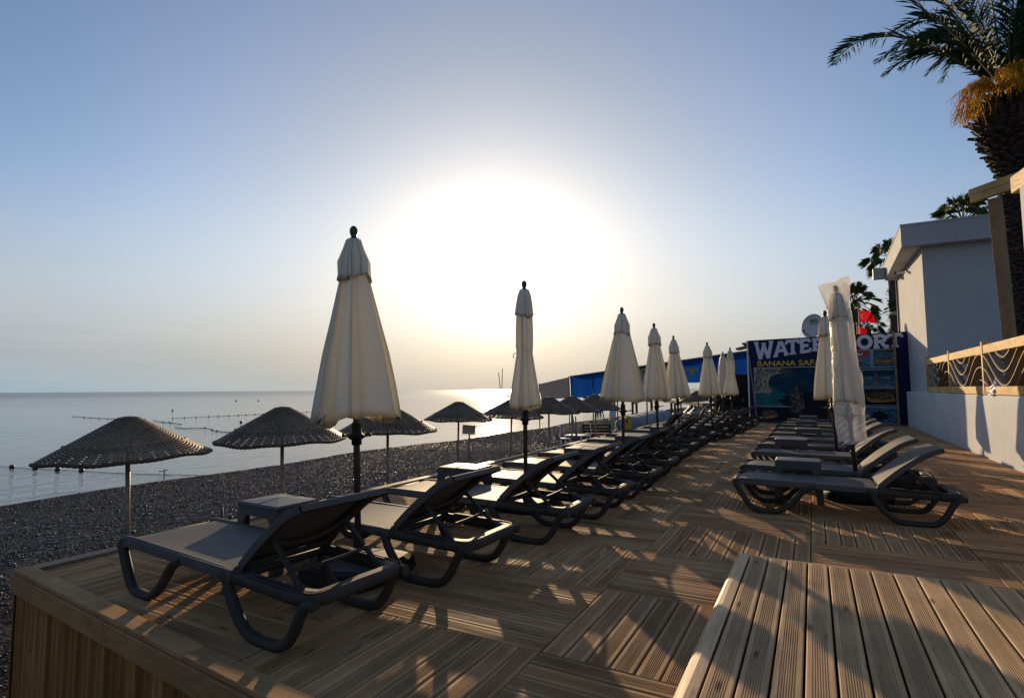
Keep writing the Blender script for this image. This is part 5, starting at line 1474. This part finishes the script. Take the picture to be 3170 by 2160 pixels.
# booth behind the billboard
M['darkboard'] = wood('dark_boards', (.025, .018, .014), (.045, .033, .026), 'z', .7)
booth = empty('booth', (.4, 24.4, 0)); tag(booth, 'dark timber booth behind the billboard with a brown roof edge at its left', 'booth')
mb = MB(); mb.box((-2.45, .35, 1.5), (.06, 2.2, 3.0)); mb.box((2.4, .35, 1.5), (.06, 2.2, 3.0)); mb.box((0, 1.48, 1.5), (4.96, .06, 3.0)); mb.build('wall', M['darkboard'], booth)
mb = MB(); mb.box((-.1, .4, 3.06), (5.4, 2.5, .06)); mb.build('roof', M['pine_dark'], booth)

# satellite dish on the booth roof
q = at(1846, 741, 25.0); dish = empty('satellite_dish', q); tag(dish, 'grey satellite dish lettered BEKO, mounted above the billboard', 'satellite dish')
nrm = (Vector((0, 0, CAM_H)) - q).normalized(); nrm = (nrm - R_ * .95 + Vector((0, 0, .45))).normalized()
zc = nrm; xc = Vector((0, 0, 1)).cross(zc).normalized(); yc = zc.cross(xc)
MD = Matrix((xc, yc, zc)).transposed()
mb = MB(); n = 40; vs = [(0, 0, 0)]; fs = []
for i in range(1, 9):
    r = .52 * i / 8
    for k in range(n): vs.append((r * .95 * math.cos(TAU * k / n), r * 1.06 * math.sin(TAU * k / n), .34 * r * r))
for k in range(n): fs.append((0, 1 + k, 1 + (k + 1) % n))
for i in range(7): fs += [(1 + i * n + k, 1 + (i + 1) * n + k, 1 + (i + 1) * n + (k + 1) % n, 1 + i * n + (k + 1) % n) for k in range(n)]
mb.add([MD @ Vector(p) for p in vs], fs, True)
rim = [MD @ Vector((.52 * .95 * math.cos(TAU * k / n), .52 * 1.06 * math.sin(TAU * k / n), .094)) for k in range(n)]
mb.tube(rim, .012, 5, closed=True)
M['dishgrey'] = simple('dish_grey', (.52, .50, .48), .5, .08, 3)
bowl = mb.build('bowl', M['dishgrey'], dish)
M['dishtext'] = simple('dish_print', (.14, .13, .13), .5)
t1 = text_mesh('BEKO', .2, M['dishtext'], 'lettering', bowl, tuple(MD @ Vector((-.16, .20, .040))), MD.to_euler(), .006, 1.15, .002)
mb = MB()
for k in range(7): mb.box(MD @ Vector((-.13 + k * .05, .105, .028)), (.032, .032, .032), MD, 0) if False else mb.add([MD @ Vector((-.14 + k * .052 + a, .10 + b, .030)) for a, b in ((0, 0), (.032, 0), (.032, .04), (0, .04))], [(0, 1, 2, 3)])
for (a, b) in ((-.1, -.02), (.12, -.02), (-.13, -.15), (.15, -.15)): mb.add([MD @ Vector((a + .014 * math.cos(TAU * k / 8), b + .014 * math.sin(TAU * k / 8), .022)) for k in range(8)], [tuple(range(8))])
mb.build('small_marks', M['dishtext'], bowl)
mb = MB(); lnb = MD @ Vector((-.10, -.34, .62)); ft = MD @ Vector((0, -.54, .07))
mb.tube([ft, lnb], .018, 6); mb.tube([lnb + Vector((0, 0, -.02)), lnb + MD @ Vector((0, .04, -.12))], .035, 8); mb.build('feed_arm', M['brown_metal'], dish)
mb = MB(); mb.tube([MD @ Vector((0, -.05, -.03)), MD @ Vector((0, -.1, -.16)), (MD @ Vector((0, -.1, -.16))) + Vector((0, 0, -1.0))], .028, 8); mb.build('mast', M['galv'], dish)
mb = MB(); c0 = lnb; c1 = at(1803, 771, 24.6) - q; mb.tube(smooth_curve([c0, (c0 + c1) / 2 + Vector((0, 0, -.12)), c1], 5), .006, 4); mb.build('cable', M['white_metal'], dish)

# ------------------------------------------------------------------ blue beach-bar awning
TL, BL_, TR, BR = Vector((-15.39, 37.19, 2.18)), Vector((-15.31, 37.36, .66)), Vector((-2.72, 29.05, 3.06)), Vector((-2.60, 29.20, 2.0))
aw = empty('blue_awning', (-9, 33, -1.1)); tag(aw, 'long blue tarpaulin awning with yellow letters along the beach bar', 'awning')
O = aw.location; nrm_a = (TR - TL).cross(BL_ - TL).normalized()
if nrm_a.y > 0: nrm_a = -nrm_a
def AP(u, v, off=0): 
    p = TL.lerp(TR, u).lerp(BL_.lerp(BR, u), v); rip = .05 * math.sin(u * 46) * v + .09 * math.sin(u * 13 + 1) * v * v
    return p + nrm_a * (rip + off) + Vector((0, 0, .07 * math.sin(u * 20 + 2) * v + .03 * math.sin(u * 63) * v))
mb = MB(); nx, ny = 140, 12
mb.add([AP(i / nx, j / ny) - O for i in range(nx + 1) for j in range(ny + 1)], [(i * (ny + 1) + j, (i + 1) * (ny + 1) + j, (i + 1) * (ny + 1) + j + 1, i * (ny + 1) + j + 1) for i in range(nx) for j in range(ny)], True)
val = mb.build('valance', M['bluetarp'], aw)
M['yellowpaint'] = simple('faded_yellow_paint', (.42, .32, .07), .6, .15, 5)
def paint(ch, u0, u1, v0, v1, sw):
    mb = MB(); cell = MB(); letters(cell, ch, 0, 0, 0, 1, 1, 1, sw, 0)
    for (x, y, z) in cell.v: mb.v.append(tuple(AP(u0 + (u1 - u0) * x, v1 + (v0 - v1) * z, .03 - y * .8) - O))
    mb.f = cell.f; mb.sm = cell.sm; mb.build('painted_letter', M['yellowpaint'], val)
paint('T', .462, .530, .12, .40, .26); paint('S', .495, .545, .44, .70, .24); paint('T', .732, .785, .40, .67, .26)
mb = MB(); mb.beam(TL - O + Vector((0, 0, .03)), TR - O + Vector((0, 0, .03)), .08, .07); mb.build('edge_beam', M['pine_dark'], aw)
mb = MB(); bk = Vector((.5, .7, .06)); a, b = TL - O + Vector((0, .02, .07)), TR - O + Vector((0, .02, .07)); mb.add([a, b, b + bk, a + bk], [(0, 1, 2, 3)]); mb.build('roof_sheet', M['pine_dark'], aw)
for u in (.0, .17, .34, .52, .70, .86, 1.0):
    p = TL.lerp(TR, u) + Vector((.05, .12, 0)); mb = MB(); z0 = max(-1.7, beach_z(p.x, p.y) - .1); mb.tube([Vector((p.x, p.y, z0)) - O, p - O], .045, 8); mb.build('post', M['galv'], aw)
gs = empty('grey_side_sail', (-16.4, 36.6, -1.4)); tag(gs, 'grey sail-cloth screen at the left end of the blue awning', 'awning')
c4_ = [at(1222, 872, 40), at(1292, 855.5, 40.6), at(1295, 903, 40.6), at(1229, 907, 40)]
mb = MB(); nx, ny = 24, 14; O2 = gs.location
def GP(u, v): return c4_[0].lerp(c4_[1], u).lerp(c4_[3].lerp(c4_[2], u), v) + Vector((0, -.08 * math.sin(u * 9) * v, .05 * math.sin(PI * u) * (v - 1) * 0)) - O2
mb.add([GP(i / nx, j / ny) for i in range(nx + 1) for j in range(ny + 1)], [(i * (ny + 1) + j, (i + 1) * (ny + 1) + j, (i + 1) * (ny + 1) + j + 1, i * (ny + 1) + j + 1) for i in range(nx) for j in range(ny)], True)
mb.build('cloth', M['greytarp'], gs)
for u in (.02, .98): mb = MB(); p = GP(u, 0); mb.tube([p + Vector((0, .05, .05)), Vector((p.x, p.y + .05, -.25))], .04, 8); mb.build('post', M['galv'], gs)
# dark beach bar below the awning
bar = empty('beach_bar', (-3.3, 31.4, -1)); tag(bar, 'dark beach bar hut below the right end of the blue awning', 'hut')
mb = MB(); mb.box((-.05, .9, 1.6), (3.0, .08, 3.2)); mb.box((1.45, -.3, 1.6), (.08, 2.5, 3.2)); mb.build('wall', M['darkboard'], bar)
mb = MB(); mb.box((-.3, -.15, .95), (2.4, .5, .06), bev=.01); mb.box((-.3, .02, .46), (2.3, .06, .92)); mb.build('counter', M['darkboard'], bar)
mb = MB()
for z in (1.55, 2.0): mb.box((-.3, .72, z), (2.4, .26, .03))
mb.build('shelf', M['darkboard'], bar)
mb = MB(); mb.beam((.1, -1.9, 4.22), (.95, -2.15, 4.40), .5, .10); mb.build('roof', M['pine_dark'], bar)
rg = random.Random(14)
for k in range(9):
    mb = MB(); h = rg.uniform(.18, .3); mb.lathe([(.035, 0), (.04, .02), (.04, h * .6), (.015, h * .8), (.015, h)], 8)
    o = mb.build('bottle', M['galv'] if k % 3 else M['p_turq']); o.location = (-4.5 + k * .24, 32.10 + rg.uniform(-.05, .05), .566 if k % 2 else 1.016)
    tag(o, 'bottle on a shelf inside the dark beach bar', 'bottle', 'bottles in the beach bar')
# big spoked wooden wheel leaning by the bar
wh = empty('wooden_wheel', tuple(at(1625, 940, 26.5)[:2]) + (-.98,), (0, 0, .35)); tag(wh, 'dark spoked wooden wheel standing by the beach bar', 'wheel')
mb = MB(); mb.tube([(.72 * math.cos(TAU * k / 40), 0, .78 + .72 * math.sin(TAU * k / 40)) for k in range(40)], .055, 6, closed=True); mb.build('rim', M['darkboard'], wh)
mb = MB()
for k in range(10): a = TAU * k / 10; mb.beam((.08 * math.cos(a), 0, .78 + .08 * math.sin(a)), (.70 * math.cos(a), 0, .78 + .70 * math.sin(a)), .05, .05, up=(0, 1, 0))
mb.build('spokes', M['darkboard'], wh)
mb = MB(); mb.tube([(0, -.12, .78), (0, .12, .78)], .12, 12); mb.build('hub', M['darkboard'], wh)

# ------------------------------------------------------------------ pier
pier = empty('pier', (-18, 68, SEA_Z)); tag(pier, 'dark timber pier on stilts beyond the beach, its gangway sloping to the stones', 'pier')
O3 = pier.location
g0, g1 = at(1462, 904.5, 72), at(1610, 918.5, 45); left = at(1330, 902, 76)
mb = MB(); mb.beam(g0 - O3, g1 - O3, 1.1, .22); mb.beam(left - O3, g0 - O3 + Vector((.3, 0, .02)), 2.2, .26); mb.build('walkway', M['pierwood'], pier)
for (px, d) in ((1385, 73.5), (1394, 75), (1435, 72.5), (1444, 74), (1478, 69), (1487, 71), (1523, 59.5), (1531, 61), (1569, 51.5), (1576, 52.5), (1355, 74), (1362, 76)):
    t = at(px, 904, d); zt = (left.z if px < 1462 else g0.lerp(g1, min(1, (px - 1462) / 148 * .75)).z) + .05
    mb = MB(); p = Vector((t.x, t.y, 0)); mb.tube([Vector((p.x, p.y, SEA_Z - 1.2)) - O3, Vector((p.x + .02, p.y, zt)) - O3], .16 if d > 65 else .13, 8); mb.build('stilt', M['pierwood'], pier)

# ------------------------------------------------------------------ things on the beach
def onbeach(px, py, d):
    p = at(px, py, d); return Vector((p.x, p.y, beach_z(p.x, p.y)))
# covered boat
a = Vector((-10.6, 34.8, 0)); b = Vector((-10.9, 46, 0)); boat = empty('covered_boat', ((a + b) / 2)[:2] + (-1.2,)); tag(boat, 'long low boat under a pale tarpaulin on the beach beyond the loungers', 'boat')
mb = MB(); n = 30; m = 12; vs = []; rr = random.Random(3)
for i in range(n + 1):
    f = i / n; c = a.lerp(b, f); w_ = .95 * min(1, (1 - abs(2 * f - 1) ** 6) ** .5 + .25); h_ = (.72 + .16 * f) * (1 - .25 * abs(2 * f - 1) ** 8) + .02 * rr.random()
    for k in range(m + 1):
        t = PI * k / m; sx = math.cos(t); sz = math.sin(t) ** .55
        vs.append(Vector((c.x + w_ * sx + .02 * rr.random(), c.y, -1.24 + h_ * sz + .02 * rr.random())) - boat.location)
mb.add(vs, [(i * (m + 1) + k, (i + 1) * (m + 1) + k, (i + 1) * (m + 1) + k + 1, i * (m + 1) + k + 1) for i in range(n) for k in range(m)], True)
mb.add([vs[k] for k in range(m + 1)], [tuple(range(m + 1))]); mb.add([vs[n * (m + 1) + k] for k in range(m + 1)], [tuple(range(m + 1))])
mb.build('tarpaulin_cover', M['covertarp'], boat)
for f in (.15, .4, .65, .88): mb = MB(); c = a.lerp(b, f) - Vector(boat.location); mb.tube([Vector((c.x + .99 * math.cos(PI * k / 12), c.y, -.03 + .84 * math.sin(PI * k / 12) ** .55)) for k in range(13)], .015, 4); mb.build('lashing', M['galv'], boat)
# yellow board standing at the boat's near end
p = onbeach(1423, 968, 33); M['yellow'] = simple('yellow_plastic', (.55, .33, .02), .45, .1, 4)
yb = empty('yellow_marker', p); tag(yb, 'small yellow plastic marker standing at the near end of the covered boat', 'marker')
mb = MB(); mb.prism([(-.20, .0), (.28, .0), (.30, .78), (.10, .86), (-.22, .62)], -.05, .05); mb.build('board', M['yellow'], yb)
mb = MB(); mb.tube([(.0, .0, .55), (.0, -.06, .55)], .07, 10); mb.build('hole_ring', M['black'], yb)
# white tubular loungers far down the beach
def tube_lounger():
    root = empty('metal_lounger'); mb = MB()
    for s in (-.3, .3):
        mb.tube([(0, s, .32), (1.25, s, .34), (1.85, s, .92)], .017, 6); mb.tube([(.12, s, 0), (.25, s, .32)], .016, 6); mb.tube([(1.15, s, 0), (1.05, s, .33)], .016, 6); mb.tube([(1.2, s, .02), (1.6, s, .67)], .012, 6)
    for x, z in ((0, .32), (1.25, .34), (1.85, .92)): mb.tube([(x, -.3, z), (x, .3, z)], .017, 6)
    mb.build('frame', M['white_metal'], root)
    mb = MB()
    for k in range(12): x = .08 + k * .1; mb.box((x, 0, .335), (.035, .6, .006))
    for k in range(7): t = (k + .5) / 7; mb.box((1.25 + .6 * t, 0, .342 + .58 * t), (.03, .6, .006), (0, -.77, 0))
    mb.build('straps', M['white_metal'], root); return root
tl = tube_lounger()
for i, (px, d, lab) in enumerate([(1512, 47, 'white tubular lounger at the left of the far beach group'), (1528, 48, 'white tubular lounger second from the left in the far beach group'), (1546, 49, 'white tubular lounger in the middle of the far beach group, behind the fifth parasol pole'), (1563, 50, 'white tubular lounger second from the right in the far beach group'), (1578, 51.5, 'white tubular lounger at the right of the far beach group')]):
    o = place_tree(tl, i == 0, onbeach(px, 940, d), (0, 0, .35)); tag(o, lab, 'sun lounger', 'white loungers far down the beach')
# dark crate-wood bench, white chairs and table among the umbrellas
bp = onbeach(1356, 985, 24.5); bench = empty('dark_bench', bp, (0, 0, .5)); tag(bench, 'dark slatted wooden bench on the beach below the wicker umbrellas', 'bench')
mb = MB()
for k in range(4): mb.box((0, -.18 + k * .12, .42), (1.3, .10, .03))
mb.build('seat', M['darkboard'], bench)
mb = MB()
for k in range(3): mb.box((0, .24, .52 + k * .13), (1.3, .03, .10))
for s in (-.58, .58): mb.box((s, .265, .42), (.06, .02, .84))
mb.build('backrest', M['darkboard'], bench)
for s in (-.55, .55):
    mb = MB(); mb.box((s, 0, .2), (.07, .42, .40)); mb.build('leg', M['darkboard'], bench)
def plastic_chair():
    root = empty('white_chair'); mb = MB(); mb.box((0, 0, .42), (.44, .42, .03), bev=.01); mb.build('seat', M['white_metal'], root)
    mb = MB(); mb.box((0, .215, .66), (.42, .025, .44), (.12, 0, 0), .01); mb.build('backrest', M['white_metal'], root)
    for sx in (-1, 1):
        for sy in (-1, 1):
            mb = MB(); mb.beam((sx * .21, sy * .21, 0), (sx * .19, sy * .18, .41), .035, .035); mb.build('leg', M['white_metal'], root)
    return root
wc = plastic_chair(); wc.location = onbeach(1283, 1004, 22.5); wc.rotation_euler = (0, 0, 1.9); tag(wc, 'white plastic chair left of the low white table on the beach', 'chair', 'white chairs on the beach')
o = copy_tree(wc); o.location = onbeach(1330, 1000, 23.8); o.rotation_euler = (0, 0, -1.2); tag(o, 'white plastic chair right of the low white table on the beach', 'chair', 'white chairs on the beach')
tb = empty('white_table', onbeach(1308, 1000, 23.0)); tag(tb, 'low white table between the white chairs on the beach', 'table')
mb = MB(); mb.box((0, 0, .5), (.8, .8, .035), bev=.01); mb.build('table_top', M['white_metal'], tb)
for sx in (-1, 1):
    for sy in (-1, 1): mb = MB(); mb.beam((sx * .36, sy * .36, 0), (sx * .33, sy * .33, .485), .04, .04); mb.build('leg', M['white_metal'], tb)
# slanting pipes by the umbrellas
for (x0, y0, x1, y1, d, lab) in ((1298, 939, 1314, 1003, 22.0, 'slanting pale pipe in front of the white table on the beach'), (1366, 928, 1383, 985, 26, 'slanting pale pipe right of the dark bench'), (1306, 945, 1311, 1003, 22.6, 'thin upright pipe beside the slanting one at the white table')):
    t = at(x0, y0, d); bb = at(x1, y1, d); mb = MB(); o_ = Vector((bb.x, bb.y, beach_z(bb.x, bb.y))); mb.tube([Vector((0, 0, -.05)), t - o_], .03, 8)
    o = mb.build('pipe', M['galv'], None, o_); tag(o, lab, 'pipe', 'pipes on the beach')
# notice boards
def notice(px0, py0, px1, py1, d, lab, lines):
    c = at((px0 + px1) / 2, (py0 + py1) / 2, d); w_ = (px1 - px0) / FOC * d; h_ = (py1 - py0) / FOC * d; g = beach_z(c.x, c.y)
    root = empty('notice_board', (c.x, c.y, g), (0, .06, yaw)); tag(root, lab, 'sign', 'notice boards on the beach')
    z = c.z - g; mb = MB(); mb.tube([(.02, .03, -.1), (.02, .03, z + .05)], .02, 8); mb.build('post', M['galv'], root)
    M.setdefault('signwhite', simple('sign_white', (.52, .58, .64), .5, .05, 3)); M.setdefault('signtext', simple('sign_faint_print', (.30, .34, .40), .5))
    mb = MB(); mb.box((0, 0, z), (w_, .02, h_), bev=.004); p = mb.build('panel', M['signwhite'], root)
notice(1042, 964, 1071, 985, 14.0, 'small pale notice board on a post beside the fourth wicker umbrella', 4)
notice(1381, 929, 1396, 947, 34, 'tiny white notice board far down the beach left of the third parasol pole', 3)
# stake with its stone, and canes on an umbrella
sp = Vector((-8.55, 5.83, 0)); sp.z = beach_z(sp.x, sp.y); stk = empty('black_stake', sp); tag(stk, 'thin black stake standing in a round stone block behind the first side table', 'stake')
mb = MB(); mb.tube([(0, 0, 0), (.005, 0, .52)], .020, 8); mb.build('rod', M['black'], stk)
mb = MB(); mb.lathe([(.02, -.03), (.24, -.02), (.25, .04), (.20, .09), (.03, .10)], 20, fn=lambda a, i: 1 + .06 * math.sin(3 * a)); mb.build('stone_foot', M['galv'], stk)
a0 = at(1138, 903, 13.9); cn_ = empty('canes', a0); tag(cn_, 'two thin canes forking upward from the top of the umbrella in the sun glitter', 'canes')
mb = MB(); mb.tube([(0, 0, -.05), at(1131.5, 846, 14.2) - a0], .010, 5); mb.tube([(0.01, 0, -.05), at(1140, 837, 14.2) - a0], .010, 5); mb.build('cane', M['black'], cn_)

# ------------------------------------------------------------------ on the water
M['float_dark'] = simple('dark_float', (.03, .03, .035), .4); M['float_pale'] = simple('pale_float', (.40, .39, .37), .4); M['rope'] = simple('wet_rope', (.045, .042, .04), .7)
def float_line(pts, fl, r, lab, rr=.02):
    root = empty('float_line', (pts[0][0], pts[0][1], SEA_Z)); tag(root, lab, 'float line', 'float lines on the sea')
    O_ = Vector(root.location); P_ = smooth_curve([Vector((x, y, SEA_Z + .015)) for x, y in pts], 6); mb = MB(); mb.tube([p - O_ for p in P_], rr, 5); mb.build('rope', M['rope'], root)
    for i, (x, y) in enumerate(fl):
        mb = MB(); mb.sphere((x - O_.x, y - O_.y, r * .35), r, 12, 8, .9); mb.build('float', M['float_pale' if (i in (1, 2) and r > .1 and y < 11) else 'float_dark'], root)
float_line([(-31, 9.3), (-28.2, 9.8), (-26.1, 10.1), (-23.8, 10.6), (-21.8, 10.95), (-19.7, 11.6), (-17.6, 12.4)], [(-27.5, 9.92), (-26.1, 10.12), (-25.0, 10.38), (-23.8, 10.62)], .09, 'nearest float rope with four round floats, left of the first wicker umbrella pole', .009)
float_line([(-78, 33.5), (-76.3, 33.4), (-71.9, 32.8), (-67.7, 32.5), (-61.7, 33.1)], [(-74.3, 33.2), (-71.9, 32.8), (-69.1, 32.3), (-67.7, 32.5), (-61.7, 33.1)], .075, 'dark float line passing behind the tip of the first wicker umbrella', .018)
float_line([(-59.7, 32.8), (-57, 31.6), (-54.3, 30.8), (-52.6, 30.5), (-49.4, 29.6)], [(-54.3, 30.8), (-53.9, 31.1), (-52.6, 30.5)], .075, 'short slack float line between the first two wicker umbrellas', .018)
float_line([(-60.9, 35.5), (-61.2, 37), (-61, 40.8), (-61, 43.4), (-61.2, 45.8), (-60.9, 48.7), (-60.8, 53.5), (-60.7, 58)], [(-60.9, 35.5), (-61.2, 37), (-60.9, 38.1), (-61.1, 39.7), (-61, 40.8), (-60.8, 42), (-61, 43.4), (-61.1, 44.5), (-61.2, 45.8), (-60.9, 46.7), (-60.8, 53.5), (-60.7, 54.6)], .085, 'long straight line of evenly spaced floats left of the second wicker umbrella top', .012)
float_line([(-46, 27), (-43.6, 26.4), (-42.4, 27.3), (-40, 26.3), (-38.4, 25.6), (-35.9, 25.2), (-34, 25)], [(-42.4, 27.3), (-40, 26.3), (-38.4, 25.6)], .07, 'slack float line just left of the second wicker umbrella', .016)
for (x, y, r, lab) in ((-148.2, 104.5, .28, 'dark buoy far out, left one of the pair above the second wicker umbrella'), (-142.5, 107.6, .24, 'dark buoy far out, right one of the pair above the second wicker umbrella'), (-85.9, 50, .16, 'single dark buoy between the first two wicker umbrellas'), (-46.7, 33.5, .13, 'tiny buoy beside the left slope of the second wicker umbrella')):
    mb = MB(); mb.sphere((0, 0, r * .3), r, 14, 9, 1.0); mb.lathe([(r * .18, r * 1.2), (r * .12, r * 1.6)], 8); tag(mb.build('buoy', M['float_dark'], None, (x, y, SEA_Z)), lab, 'buoy', 'buoys on the sea')
rs = empty('rope_stake', (-19.85, 11.35, SEA_Z)); tag(rs, 'small forked stake in the shallows holding up the nearest float rope', 'stake')
mb = MB(); mb.tube([(0, 0, -.3), (0, 0, .20)], .018, 6); mb.tube([(-.16, -.10, .17), (-.05, -.03, .14), (0, 0, .2), (.10, .06, .19)], .014, 5); mb.build('fork', M['black'], rs)
bo = at(1152, 893.5, 215); fb = empty('far_boat', (bo.x, bo.y, SEA_Z)); tag(fb, 'tiny dark boat far out at the edge of the sun glitter', 'boat')
mb = MB(); vs = []; n = 12
for i in range(n + 1):
    f = i / n; x = -1.6 + 3.2 * f; wv = .55 * math.sin(PI * min(1, .12 + f * .88)) ** .6; zt = .45 + .3 * (2 * f - 1) ** 2
    vs += [(x, -wv, zt), (x, -wv * .6, -.15), (x, wv * .6, -.15), (x, wv, zt)]
mb.add(vs, [(4 * i + k, 4 * i + 4 + k, 4 * i + 5 + k, 4 * i + 1 + k) for i in range(n) for k in range(3)]); mb.build('hull', M['black'], fb, rot=(0, 0, yaw))
mb = MB(); mb.tube([(0, 0, .1), (0, 0, 3.2)], .05, 6); mb.box((.2, 0, .75), (.9, .7, .5)); mb.build('mast_and_cabin', M['black'], fb)
